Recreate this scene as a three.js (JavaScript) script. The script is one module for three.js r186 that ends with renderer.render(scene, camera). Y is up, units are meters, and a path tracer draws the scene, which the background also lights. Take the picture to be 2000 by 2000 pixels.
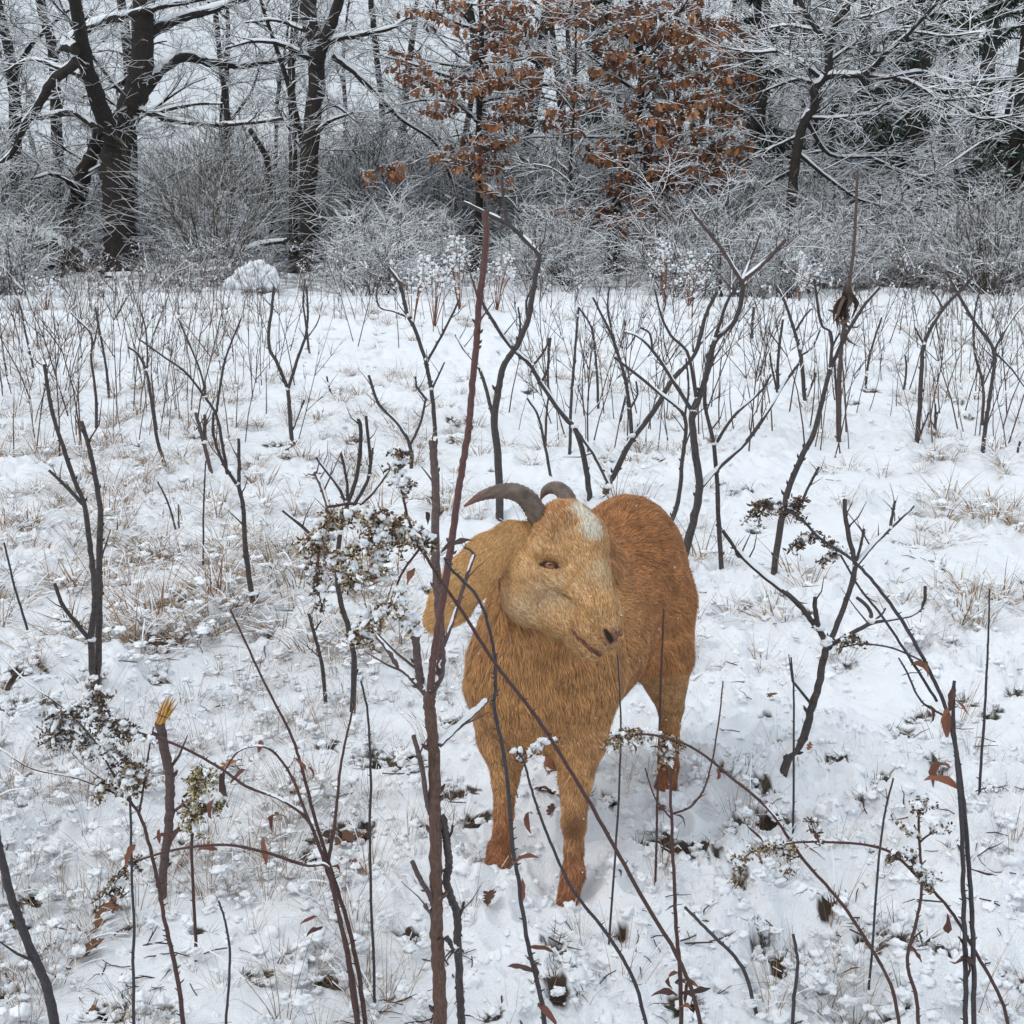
import * as THREE from 'three';

// ---------- camera, sky, sun, exposure ----------
const F = 2600, PITCH = 0.2194, EYE = 1.4, SN = Math.sin(PITCH), CS = Math.cos(PITCH);
const scene = new THREE.Scene();
const camera = new THREE.PerspectiveCamera(2 * Math.atan(1000 / F) * 180 / Math.PI, 1, 0.05, 1500);
camera.position.set(0, EYE, 0);
camera.lookAt(0, EYE - SN, -CS);

const renderer = new THREE.WebGLRenderer({ antialias: true });
renderer.toneMapping = THREE.LinearToneMapping;
renderer.toneMappingExposure = 1.08;
renderer.shadowMap.enabled = true;

// overcast sky: brighter overhead than at the horizon, the same all the way round
{
  const w = 64, h = 64, data = new Float32Array(w * h * 4);
  for (let y = 0; y < h; y++) {
    const el = ((y + 0.5) / h - 0.5) * Math.PI, s = Math.max(0, Math.sin(el));
    const L = 0.66 + 0.36 * s;
    for (let x = 0; x < w; x++) data.set([L * 0.905, L * 1.0, L * 1.09, 1], (y * w + x) * 4);
  }
  const sky = new THREE.DataTexture(data, w, h, THREE.RGBAFormat, THREE.FloatType);
  sky.mapping = THREE.EquirectangularReflectionMapping;
  sky.magFilter = THREE.LinearFilter; sky.needsUpdate = true;
  scene.background = sky; scene.environment = sky;
}
const sun = new THREE.DirectionalLight(0xfff6ec, 0.8);
sun.position.set(-16, 21, 2); sun.target.position.set(0, 0, -6);
sun.castShadow = true; sun.shadow.radius = 46; sun.shadow.mapSize.set(2048, 2048);
Object.assign(sun.shadow.camera, { left: -30, right: 30, top: 30, bottom: -30, near: 1, far: 120 });
scene.add(sun, sun.target);

// ---------- helpers ----------
let seedState = 1;
const seed = (n) => { seedState = (n * 2654435761) >>> 0; };
const rnd = () => { seedState = (seedState + 0x6d2b79f5) | 0; let t = Math.imul(seedState ^ (seedState >>> 15), 1 | seedState); t = (t + Math.imul(t ^ (t >>> 7), 61 | t)) ^ t; return ((t ^ (t >>> 14)) >>> 0) / 4294967296; };
const rr = (a, b) => a + (b - a) * rnd();
const lerp = (a, b, t) => a + (b - a) * t, clamp = (v, a, b) => Math.min(b, Math.max(a, v));
const sstep = (a, b, v) => { const t = clamp((v - a) / (b - a), 0, 1); return t * t * (3 - 2 * t); };
const times = (k) => (e) => e * k;
const V = (x, y, z) => new THREE.Vector3(x, y, z);
const lin = (r, g, b) => { const c = new THREE.Color().setRGB(r / 255, g / 255, b / 255, THREE.SRGBColorSpace); return [c.r, c.g, c.b]; };
const PERM = new Uint8Array(512); { seed(77); const p = [...Array(256).keys()]; for (let i = 255; i > 0; i--) { const j = Math.floor(rnd() * (i + 1)); [p[i], p[j]] = [p[j], p[i]]; } for (let i = 0; i < 512; i++) PERM[i] = p[i & 255]; }
const GX = new Float32Array(256), GY = new Float32Array(256); for (let i = 0; i < 256; i++) { GX[i] = Math.cos(i * 2.39996); GY[i] = Math.sin(i * 2.39996); }
function n2(x, y) {                                   // gradient noise, about -1..1
  const X = Math.floor(x), Y = Math.floor(y), fx = x - X, fy = y - Y, a = X & 255, b = Y & 255;
  const u = fx * fx * fx * (fx * (fx * 6 - 15) + 10), v = fy * fy * fy * (fy * (fy * 6 - 15) + 10);
  const h00 = PERM[PERM[a] + b], h10 = PERM[PERM[a + 1 & 255] + b], h01 = PERM[PERM[a] + (b + 1 & 255)], h11 = PERM[PERM[a + 1 & 255] + (b + 1 & 255)];
  const A = GX[h00] * fx + GY[h00] * fy, B = GX[h10] * (fx - 1) + GY[h10] * fy, C = GX[h01] * fx + GY[h01] * (fy - 1), D = GX[h11] * (fx - 1) + GY[h11] * (fy - 1);
  return 1.5 * lerp(lerp(A, B, u), lerp(C, D, u), v);
}
const fbm = (x, y, o = 4) => { let s = 0, a = 0.5; for (let i = 0; i < o; i++) { s += a * n2(x, y); x = x * 2.03 + 17.1; y = y * 2.03 + 5.7; a *= 0.5; } return s; };
const n3 = (x, y, z) => (n2(x + 31.7 * Math.floor(0), y + z * 0.71) + n2(y - 9.2, z + x * 0.63) + n2(z + 4.4, x - y * 0.57)) / 2;

// the point seen at pixel (px, py) of the photograph at forward distance d
function at(px, py, d) {
  const sx = (px - 1000) / F, sy = (1000 - py) / F, t = d / (CS + SN * sy);
  return V(sx * t, EYE + t * (CS * sy - SN), -d);
}
const scaleAt = (py, d) => d / (CS + SN * (1000 - py) / F) / F;      // metres per pixel there

// ---------- the snow's shape ----------
const HOLES = [];   // [x, z, radius, depth]: bare places where soil and turf show through
const FLAT = [];    // [x, z, radius]: places kept level
function H0(x, z) { return 0.05 * n2(x * 0.33 + 3, z * 0.33) + 0.035 * n2(x * 0.9, z * 0.9 + 8); }
function bareAt(x, z) {
  let m = 0;
  for (const h of HOLES) { const dx = x - h[0], dz = z - h[1], q = dx * dx + dz * dz; if (q < h[2] * h[2] * 4) { const w = n2(x * 9, z * 9) * 0.4 + n2(x * 22, z * 22) * 0.35 + n2(x * 55, z * 55) * 0.25; const s = 1 - Math.sqrt(q) / h[2] + w; if (s > m) m = s; } }
  return m;
}
function H(x, z, fine = true) {
  const d = Math.hypot(x, z);
  let h = H0(x, z);
  if (d > 40) return h * 0.5;
  const tr = sstep(-0.22, 0.22, fbm(x * 0.8 + 40, z * 0.8, 2) + 0.05);          // trampled or blown-smooth
  const lump = 1 - Math.abs(n2(x * 4.2, z * 4.2)), l2 = 1 - Math.abs(n2(x * 9.5 + 7, z * 9.5)), tuss = Math.max(0, n2(x * 2.1 + 9, z * 2.1));
  h += 0.07 * tuss * tuss + lump * lump * 0.042 * (0.35 + tr) + l2 * l2 * 0.034 * (0.3 + tr);
  if (fine && d < 14) {
    const a = n2(x * 21, z * 21 + 3), b = n2(x * 43 + 5, z * 43), c = 1 - Math.abs(n2(x * 30 + 2, z * 30 + 9)), m = tr * sstep(-0.35, 0.3, n2(x * 3.1 - 6, z * 3.1));
    h += (0.016 * Math.max(-0.3, a) + 0.010 * b + 0.019 * c * c) * (0.12 + m) + 0.005 * n2(x * 90, z * 90) * m;
  }
  h -= 0.045;
  const b = bareAt(x, z);
  if (b > 0) h -= 0.017 * sstep(0.0, 0.9, b);
  for (const f of FLAT) { const q = Math.hypot(x - f[0], z - f[1]) / f[2]; if (q < 1) h = lerp(f[3], h, sstep(0.3, 0.75, q)) + 0.012 * Math.exp(-(((q - 0.55) / 0.18) ** 2)) * (0.6 + n2(x * 40, z * 40)); }
  return h;
}
// the place on the ground seen at a pixel
function gnd(px, py) {
  const sx = (px - 1000) / F, sy = (1000 - py) / F, sl = SN - CS * sy, fw = CS + SN * sy;
  let y = 0, t = 1;
  for (let i = 0; i < 4; i++) { t = (EYE - y) / sl; y = clamp(H0(sx * t, -t * fw) * (t * fw > 40 ? 0.5 : 1), -0.1, 0.1); }
  return { x: sx * t, z: -t * fw, d: t * fw, y };
}

// ---------- mesh building ----------
class MB {
  constructor() { this.p = []; this.n = []; this.u = []; this.c = []; this.i = []; }
  get count() { return this.p.length / 3; }
  vert(x, y, z, nx, ny, nz, u = 0, v = 0, c) { this.p.push(x, y, z); this.n.push(nx, ny, nz); this.u.push(u, v); if (c) this.c.push(c[0], c[1], c[2]); return this.p.length / 3 - 1; }
  // a tube through points with a radius at each
  tube(pts, radii, sides = 6, c, opt = {}) {
    const N = pts.length, T = V(), X = V(), Y = V();
    let prev = null, len = 0; const base = this.count;
    for (let i = 0; i < N; i++) {
      T.subVectors(pts[Math.min(N - 1, i + 1)], pts[Math.max(0, i - 1)]).normalize();
      if (!prev) { prev = Math.abs(T.y) < 0.9 ? V(0, 1, 0) : V(1, 0, 0); }
      X.copy(prev).addScaledVector(T, -prev.dot(T)); if (X.lengthSq() < 1e-8) X.set(T.y, -T.x, T.z * 0.3 + 0.1).normalize(); X.normalize(); prev = X.clone(); Y.crossVectors(T, X);
      if (i) len += pts[i].distanceTo(pts[i - 1]);
      for (let k = 0; k <= sides; k++) {
        const a = k / sides * Math.PI * 2, ca = Math.cos(a), sa = Math.sin(a), nx = X.x * ca + Y.x * sa, ny = X.y * ca + Y.y * sa, nz = X.z * ca + Y.z * sa;
        let r = radii[i]; if (opt.rough) r *= 1 + opt.rough * n2(len * (opt.rf ?? 60) + base * 0.37, ca * 1.3 + sa * 0.9 + base);
        this.vert(pts[i].x + nx * r, pts[i].y + ny * r, pts[i].z + nz * r, nx, ny, nz, k / sides * Math.PI * 2 * radii[0], len, c);
      }
    }
    const S = sides + 1;
    for (let i = 0; i < N - 1; i++) for (let k = 0; k < sides; k++) { const a = base + i * S + k, b = a + S; this.i.push(a, a + 1, b, a + 1, b + 1, b); }
    if (opt.cap !== false) {
      for (const e of [0, N - 1]) { if (radii[e] < 1e-4) continue; const q = pts[e]; T.subVectors(pts[Math.min(N - 1, e + 1)], pts[Math.max(0, e - 1)]).normalize().multiplyScalar(e ? 1 : -1);
        const m = this.vert(q.x + T.x * radii[e] * 0.3, q.y + T.y * radii[e] * 0.3, q.z + T.z * radii[e] * 0.3, T.x, T.y, T.z, 0, e ? len : 0, opt.capc ?? c), s0 = this.count;
        for (let k = 0; k <= sides; k++) { const j = (base + e * S + k) * 3; this.vert(this.p[j], this.p[j + 1], this.p[j + 2], T.x, T.y, T.z, 0, 0, opt.capc ?? c); }
        for (let k = 0; k < sides; k++) e ? this.i.push(m, s0 + k, s0 + k + 1) : this.i.push(m, s0 + k + 1, s0 + k); }
    }
    return this;
  }
  // snow lying along the top of a branch; cross points: how finely it is rounded
  snow(pts, radii, { h = 1, w = 0.95, add = 0.004, cross = 3, patch = 0, c, f = 6 } = {}) {
    const N = pts.length, T = V(), S = V(), U = V(); let row = -1, len = 0; const salt = pts[0].x * 13 + pts[0].y * 7;
    for (let i = 0; i < N; i++) {
      T.subVectors(pts[Math.min(N - 1, i + 1)], pts[Math.max(0, i - 1)]).normalize();
      if (i) len += pts[i].distanceTo(pts[i - 1]);
      const hz = Math.sqrt(Math.max(0, 1 - T.y * T.y));
      let k = sstep(0.3, 0.88, hz) * (0.75 + 0.5 * n2(len * f + salt, salt));
      if (patch) k *= sstep(patch - 0.25, patch + 0.15, n2(len * f * 0.6 + salt * 3, salt + 4) * 0.7 + 0.35);
      if (i === 0 || i === N - 1) k *= 0.4;
      if (k < 0.06) { row = -1; continue; }
      S.set(T.z, 0, -T.x); if (S.lengthSq() < 1e-6) S.set(1, 0, 0); S.normalize(); U.crossVectors(T, S); if (U.y < 0) U.negate();
      const lumpy = 0.8 + 0.45 * n2(len * f * 2.7 + salt, 7.3);
      const r = radii[i], hw = (r * w + add * 0.5) * Math.min(1, k + 0.25), top = r + (r * 0.9 * h + add) * k * lumpy, low = r * 0.25, b = this.count;
      for (let j = 0; j < cross; j++) {
        const a = (j / (cross - 1)) * Math.PI, ca = -Math.cos(a), sa = Math.sin(a);
        const up = low + (top - low) * sa, sd = hw * ca;
        this.vert(pts[i].x + S.x * sd + U.x * up, pts[i].y + S.y * sd + U.y * up, pts[i].z + S.z * sd + U.z * up, S.x * ca + U.x * sa, S.y * ca + U.y * sa + 0.05, S.z * ca + U.z * sa, sd, len, c);
      }
      if (row >= 0) for (let j = 0; j < cross - 1; j++) { const a = row + j, d = b + j; this.i.push(a, d, a + 1, a + 1, d, d + 1); }
      row = b;
    }
    return this;
  }
  // an uneven lump (snow, seed fluff): a bent octahedron sphere
  blob(p, r, c, { sq = 1, rough = 0.25, det = 1 } = {}) {
    const s = SPH[det], b = this.count, o = rnd() * 50;
    for (let k = 0; k < s.v.length; k++) { const v = s.v[k], q = r * (1 + rough * 2 * n2(v.x * 1.7 + o, v.y * 1.7 + v.z * 1.1 + o)); this.vert(p.x + v.x * q, p.y + v.y * q * sq, p.z + v.z * q, v.x, v.y, v.z, v.x * r, v.z * r, c); }
    for (const k of s.i) this.i.push(b + k);
    const P = this.p, Nn = this.n, q0 = b * 3; for (let k = q0; k < Nn.length; k++) Nn[k] = 0;
    for (let k = 0; k < s.i.length; k += 3) { const A = (b + s.i[k]) * 3, B = (b + s.i[k + 1]) * 3, C = (b + s.i[k + 2]) * 3, ux = P[B] - P[A], uy = P[B + 1] - P[A + 1], uz = P[B + 2] - P[A + 2], vx = P[C] - P[A], vy = P[C + 1] - P[A + 1], vz = P[C + 2] - P[A + 2], x = uy * vz - uz * vy, y = uz * vx - ux * vz, z = ux * vy - uy * vx; for (const e of [A, B, C]) { Nn[e] += x; Nn[e + 1] += y; Nn[e + 2] += z; } }
    for (let k = q0; k < Nn.length; k += 3) { const l = Math.hypot(Nn[k], Nn[k + 1], Nn[k + 2]) || 1; Nn[k] /= l; Nn[k + 1] /= l; Nn[k + 2] /= l; }
    return this;
  }
  // a leaf or blade: a ribbon along points with half widths, lying across `side`
  ribbon(pts, hw, side, c, fold = 0) {
    const N = pts.length, b = this.count, T = V(), S = V(), U = V(); let len = 0;
    for (let i = 0; i < N; i++) {
      T.subVectors(pts[Math.min(N - 1, i + 1)], pts[Math.max(0, i - 1)]).normalize(); S.copy(side).addScaledVector(T, -side.dot(T)).normalize(); U.crossVectors(S, T);
      if (i) len += pts[i].distanceTo(pts[i - 1]);
      for (const k of fold ? [-1, 0, 1] : [-1, 1]) { const f = fold * hw[i] * Math.abs(k); this.vert(pts[i].x + S.x * hw[i] * k + U.x * f, pts[i].y + S.y * hw[i] * k + U.y * f, pts[i].z + S.z * hw[i] * k + U.z * f, U.x - S.x * k * fold, U.y - S.y * k * fold, U.z - S.z * k * fold, hw[i] * k, len, c); }
    }
    const m = fold ? 3 : 2;
    for (let i = 0; i < N - 1; i++) for (let k = 0; k < m - 1; k++) { const a = b + i * m + k; this.i.push(a, a + 1, a + m, a + 1, a + m + 1, a + m); }
    return this;
  }
  geo(o) {
    const g = new THREE.BufferGeometry(), p = new Float32Array(this.p);
    if (o) for (let i = 0; i < p.length; i += 3) { p[i] -= o.x; p[i + 1] -= o.y; p[i + 2] -= o.z; }
    g.setAttribute('position', new THREE.BufferAttribute(p, 3)); g.setAttribute('normal', new THREE.BufferAttribute(new Float32Array(this.n), 3));
    g.setAttribute('uv', new THREE.BufferAttribute(new Float32Array(this.u), 2));
    if (this.c.length === this.p.length) g.setAttribute('color', new THREE.BufferAttribute(new Float32Array(this.c), 3));
    g.setIndex(this.i);
    return g;
  }
  // one named mesh under a thing (whose base the points are made relative to)
  build(name, material, parent) {
    if (!this.i.length) return null;
    const root = parent && parent.userData.base ? parent : parent?.parent;
    const m = new THREE.Mesh(this.geo(root?.userData.base), material); m.name = name; if (name === 'snow') m.userData = { kind: 'stuff' }; m.castShadow = m.receiveShadow = true;
    (parent ?? scene).add(m); return m;
  }
}
const SPH = [0, 1, 2].map((d) => { let g = new THREE.IcosahedronGeometry(1, d).attributes.position, map = new Map(), v = [], i = []; for (let k = 0; k < g.count; k++) { const q = V(g.getX(k), g.getY(k), g.getZ(k)), key = [q.x, q.y, q.z].map((e) => Math.round(e * 1e4)).join(); if (!map.has(key)) { map.set(key, v.length); v.push(q); } i.push(map.get(key)); } return { v, i }; });
function smooth(pts, radii, per = 4) {
  if (pts.length < 3) { const p = [], r = []; for (let i = 0; i <= per; i++) { p.push(pts[0].clone().lerp(pts[1], i / per)); r.push(lerp(radii[0], radii[1], i / per)); } return [p, r]; }
  const cv = new THREE.CatmullRomCurve3(pts, false, 'centripetal'), n = (pts.length - 1) * per, p = [], r = [];
  for (let i = 0; i <= n; i++) { const t = i / n; p.push(cv.getPoint(t)); const f = t * (pts.length - 1), k = Math.min(pts.length - 2, Math.floor(f)); r.push(lerp(radii[k], radii[k + 1], f - k)); }
  return [p, r];
}

const used = new Map();
const numbered = (name) => { const k = used.get(name) ?? 0; used.set(name, k + 1); return k ? name + '_' + String(k).padStart(3, '0') : name; };
function thing(name, label, category, base, group) {
  const o = new THREE.Group(); o.name = numbered(name); o.position.copy(base); o.userData = { label, category, base: base.clone() };
  if (group) o.userData.group = group;
  scene.add(o); return o;
}

// ---------- materials ----------
function noiseTex(w, h, fn, srgb = false) {
  const d = new Uint8Array(w * h * 4);
  for (let y = 0; y < h; y++) for (let x = 0; x < w; x++) { const c = fn(x / w, y / h); d.set([c[0] * 255, (c[1] ?? c[0]) * 255, (c[2] ?? c[0]) * 255, 255].map((v) => clamp(Math.round(v), 0, 255)), (y * w + x) * 4); }
  const t = new THREE.DataTexture(d, w, h); t.wrapS = t.wrapT = THREE.RepeatWrapping; t.magFilter = THREE.LinearFilter; if (srgb) t.colorSpace = THREE.SRGBColorSpace; t.needsUpdate = true; return t;
}
// noise that wraps round
const tn = (u, v, f) => { const a = u * Math.PI * 2, b = v * Math.PI * 2, R = f / 6.2832; return n2(Math.cos(a) * R + 9, Math.sin(a) * R + Math.cos(b) * R * 1.3) * 0.6 + n2(Math.sin(b) * R + Math.cos(a) * R * 0.9 + 21, Math.cos(b) * R + 4) * 0.6; };
const rep = (t, x, y) => { const c = t.clone(); c.repeat.set(x, y); c.needsUpdate = true; return c; };
const snowBump = noiseTex(512, 512, (u, v) => [0.5 + 0.22 * tn(u, v, 60) + 0.2 * tn(v, u, 130) + 0.12 * (rnd() - 0.5)]);
const barkBump = noiseTex(256, 256, (u, v) => [0.5 + 0.3 * tn(u, v, 40) + 0.25 * tn(v, u, 90) + 0.15 * (rnd() - 0.5)]);
const barkTint = (a, b, c, lent) => noiseTex(256, 256, (u, v) => {
  const k = clamp(0.5 + 0.55 * tn(u, v, 26) + 0.3 * tn(v, u, 80) + 0.2 * (rnd() - 0.5), 0, 1); let q = a.map((e, i) => lerp(e, b[i], k) / 255);
  const l = tn(u, v * 1.0, 70) + 0.4 * tn(v, u, 150); if (l > lent) q = q.map((e, i) => lerp(e, c[i] / 255, clamp((l - lent) * 4, 0, 0.8))); return q;
}, true);
const M = {};
M.snow = new THREE.MeshStandardMaterial({ color: new THREE.Color().setRGB(0.86, 0.875, 0.9), roughness: 0.9, bumpMap: rep(snowBump, 7, 7), bumpScale: 0.0022 });
M.snowGround = new THREE.MeshStandardMaterial({ vertexColors: true, roughness: 0.92, bumpMap: rep(snowBump, 6, 6), bumpScale: 0.004 });
M.plainSnow = new THREE.MeshStandardMaterial({ color: new THREE.Color().setRGB(0.87, 0.885, 0.91), roughness: 0.95 });
M.mixed = new THREE.MeshStandardMaterial({ vertexColors: true, roughness: 0.95 });
const redBark = barkTint([72, 58, 56], [108, 92, 88], [168, 160, 156], 0.62), greyBark = barkTint([54, 48, 48], [92, 84, 82], [156, 152, 148], 0.66), darkBark = barkTint([38, 34, 32], [70, 62, 56], [120, 118, 104], 0.7), rustBark = barkTint([84, 56, 54], [112, 82, 78], [172, 160, 156], 0.7), trunkBark = barkTint([82, 58, 50], [120, 96, 84], [160, 142, 130], 0.55);
const bark = (map, x, y, bump = 0.0012) => new THREE.MeshStandardMaterial({ map: rep(map, x, y), bumpMap: rep(barkBump, x, y), bumpScale: bump, roughness: 0.9 });
M.redBark = bark(redBark, 12, 5); M.greyBark = bark(greyBark, 9, 4); M.rustBark = bark(rustBark, 12, 5); M.trunkBark = bark(trunkBark, 16, 4, 0.003); M.treeBark = bark(darkBark, 1.2, 0.5, 0.02); M.logBark = bark(darkBark, 2, 1, 0.01);
M.weedStem = bark(barkTint([66, 46, 44], [96, 70, 66], [140, 124, 118], 0.7), 20, 7, 0.0006); M.darkStem = bark(barkTint([50, 46, 50], [82, 76, 78], [140, 136, 134], 0.7), 20, 7, 0.0006);

// ---------- ground ----------
// bare places seen in the photograph: pixel, radius in pixels
for (const [px, py, r] of [[745, 1468, 46], [800, 1480, 30], [345, 1172, 34], [300, 1255, 40], [1500, 1620, 34], [1450, 1640, 30], [1405, 1655, 22], [1350, 1705, 44], [1270, 1690, 34], [890, 1530, 30], [930, 1590, 22], [690, 1600, 34], [640, 1440, 20], [590, 1520, 26],
  [230, 1965, 44], [300, 1955, 22], [640, 1895, 22], [590, 1840, 22], [60, 1740, 20], [20, 1780, 22], [90, 1360, 22], [30, 1335, 20], [505, 1880, 24], [1500, 1880, 26], [1740, 1850, 32], [1830, 1875, 34], [1620, 1800, 14], [1080, 1870, 16], [1100, 1895, 14], [1215, 1840, 12],
  [620, 1620, 24], [560, 900, 22], [610, 890, 16], [540, 860, 18], [250, 1090, 18], [240, 1065, 22], [1440, 975, 20], [1480, 1020, 12], [1790, 1395, 24], [1760, 1420, 18], [1830, 1500, 14], [1630, 1500, 14], [900, 830, 20], [1700, 760, 14], [1665, 795, 14], [1890, 820, 14], [1330, 1290, 16], [1520, 1180, 18], [1990, 1355, 18], [1500, 1410, 14], [880, 1390, 18], [1660, 1310, 10], [1090, 1850, 12], [470, 1130, 18], [700, 860, 16], [930, 560, 20], [1900, 1380, 14], [1960, 1560, 12], [1140, 1590, 10], [1190, 1570, 12]]) {
  const g = gnd(px, py); HOLES.push([g.x, g.z, r * scaleAt(py, g.d) * 1.5]);
}
seed(5);
for (let i = 0; i < 130; i++) { const px = rr(-100, 2100), py = 620 + 1400 * Math.pow(rnd(), 1.4); if (px > 860 && px < 1380 && py > 1200 && py < 1850) continue; const g = gnd(px, py); HOLES.push([g.x, g.z, rr(0.012, 0.035) * (0.7 + g.d * 0.12)]); }
for (const [px, py, y] of [[1108, 1765, 0], [970, 1702, 0], [1302, 1542, 0], [1078, 1545, 0]]) { const sy = (1000 - py) / F, t = EYE / (SN - CS * sy); FLAT.push([(px - 1000) / F * t, -t * (CS + SN * sy), 0.13, y + 0.008]); }
{
  const rows = [], cols = [];
  for (let r = 0.05; r < 1.75; r *= 1.16) rows.push(r);
  for (let r = 1.75; r < 14; r *= 1.0037) rows.push(r);
  for (let r = 14; r < 60; r *= 1.012) rows.push(r);
  for (let r = 60; r < 700; r *= 1.25) rows.push(r);
  const A0 = 0.47; for (let a = -Math.PI; a < -A0 - 0.02; a += 0.07) cols.push(a);
  for (let a = -A0; a < A0; a += 0.0026) cols.push(a);
  for (let a = A0 + 0.01; a < Math.PI; a += 0.07) cols.push(a); cols.push(Math.PI);
  const nr = rows.length, nc = cols.length, P = new Float32Array(nr * nc * 3), C = new Float32Array(nr * nc * 3), U = new Float32Array(nr * nc * 2), I = new Uint32Array((nr - 1) * (nc - 1) * 6);
  for (let i = 0; i < nr; i++) for (let j = 0; j < nc; j++) {
    const x = rows[i] * Math.sin(cols[j]), z = -rows[i] * Math.cos(cols[j]), k = i * nc + j;
    P[k * 3] = x; P[k * 3 + 1] = H(x, z); P[k * 3 + 2] = z; U[k * 2] = x; U[k * 2 + 1] = z;
    const b = rows[i] < 16 ? bareAt(x, z) : 0;
    // soil, dead leaf and moss where the snow has gone; some stained snow
    let m = b > 0 ? sstep(0.16, 0.27, b + 0.4 * n2(x * 60, z * 60) + 0.25 * n2(x * 120, z * 120)) : 0;
    const q = n2(x * 30 + 3, z * 30), gr = sstep(0.1, 0.5, n2(x * 5, z * 5 + 3));
    const soil = [lerp(0.035, 0.075, 0.5 + 0.5 * q), lerp(0.026, 0.05, 0.5 + 0.5 * q) + 0.02 * gr, 0.022 + 0.014 * (0.5 + 0.5 * q)];
    const st = sstep(0.42, 0.62, fbm(x * 2.6 + 60, z * 2.6 + 8, 3)) * 0.35, sn = [0.87 - 0.05 * st, 0.885 - 0.09 * st, 0.915 - 0.22 * st];
    // litter showing through thin snow far off, as specks, more of it under the shrubs
    const wood = sstep(22, 29, rows[i] + 4 * n2(x * 0.35, z * 0.2)) * sstep(-0.25, 0.2, n2(x * 2.2, z * 2.2 + 5) + 0.5 * n2(x * 7, z * 7)); m = Math.max(m, 0.7 * wood);
    const far = sstep(9, 20, rows[i]) * (1 - sstep(40, 60, rows[i])); if (far > 0) m = Math.max(m, far * 0.5 * sstep(0.3, 0.55, n2(x * 3.7, z * 2.4) * 0.6 + n2(x * 9, z * 9) * 0.5));
    for (let e = 0; e < 3; e++) C[k * 3 + e] = lerp(sn[e], soil[e], m);
  }
  let o = 0;
  for (let i = 0; i < nr - 1; i++) for (let j = 0; j < nc - 1; j++) { const a = i * nc + j, b = a + nc; I[o++] = a; I[o++] = a + 1; I[o++] = b; I[o++] = a + 1; I[o++] = b + 1; I[o++] = b; }
  const g = new THREE.BufferGeometry(); g.setAttribute('position', new THREE.BufferAttribute(P, 3)); g.setAttribute('color', new THREE.BufferAttribute(C, 3)); g.setAttribute('uv', new THREE.BufferAttribute(U, 2)); g.setIndex(new THREE.BufferAttribute(I, 1)); g.computeVertexNormals();
  const m = new THREE.Mesh(g, M.snowGround); m.name = 'snow_ground'; m.receiveShadow = m.castShadow = true; m.userData = { kind: 'structure', label: 'snow covered clearing with lumps and bare patches of soil', category: 'ground' }; scene.add(m);
}

// instanced stuff: many copies of a few shapes
function scatter(name, geos, mat, places, label, category) {
  const g = new THREE.Group(); g.name = name; g.userData = { kind: 'stuff', label, category };
  const by = geos.map(() => []);
  for (const p of places) by[p.k % geos.length].push(p);
  const q = new THREE.Quaternion(), e = new THREE.Euler(), m4 = new THREE.Matrix4(), s = V();
  by.forEach((list, k) => {
    if (!list.length) return;
    const im = new THREE.InstancedMesh(geos[k], mat, list.length); im.name = name + '_clumps'; im.userData = { kind: 'stuff' }; im.castShadow = im.receiveShadow = true;
    list.forEach((p, i) => { q.setFromEuler(e.set(p.tx ?? 0, p.turn, p.tz ?? 0)); im.setMatrixAt(i, m4.compose(p.p, q, s.set(p.s * (p.sx ?? 1), p.s * (p.sy ?? 1), p.s * (p.sx ?? 1)))); });
    g.add(im);
  });
  scene.add(g); return g;
}
const SNOWC = [0.86, 0.875, 0.9];
// loose snow clods
{
  seed(21); const geos = [0, 1, 2, 3, 4].map(() => new MB().blob(V(0, 0, 0), 1, null, { rough: 0.34, det: 2, sq: 0.8 }).geo()), pl = [];
  for (let i = 0; i < 6500; i++) {
    const px = rr(-100, 2100), py = 700 + 1350 * Math.pow(rnd(), 0.85), g = gnd(px, py), tr = fbm(g.x * 0.8 + 40, g.z * 0.8, 2) + 0.05;
    if (tr < -0.05 && rnd() < 0.8) continue; if (bareAt(g.x, g.z) > 0.35) continue;
    if (px > 940 && px < 1170 && py > 1560 && py < 1800 && rnd() < 0.7) continue;
    const s = 0.003 + 0.017 * Math.pow(rnd(), 4); pl.push({ k: i, p: V(g.x, H(g.x, g.z) - s * 0.1, g.z), s, sy: rr(0.6, 0.95), turn: rnd() * 6.28, tx: rr(-0.6, 0.6) });
  }
  for (const f of FLAT) for (let i = 0; i < 46; i++) { const a = rnd() * 6.28, r = rr(0.045, 0.12), x = f[0] + Math.cos(a) * r, z = f[1] + Math.sin(a) * r, s = 0.003 + 0.011 * Math.pow(rnd(), 2.5); pl.push({ k: i, p: V(x, H(x, z), z), s, turn: rnd() * 6.28, tx: rr(-0.6, 0.6) }); }
  scatter('snow_clods', geos, M.plainSnow, pl, 'small loose clods of snow scattered over the trampled clearing', 'snow');
}
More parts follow.
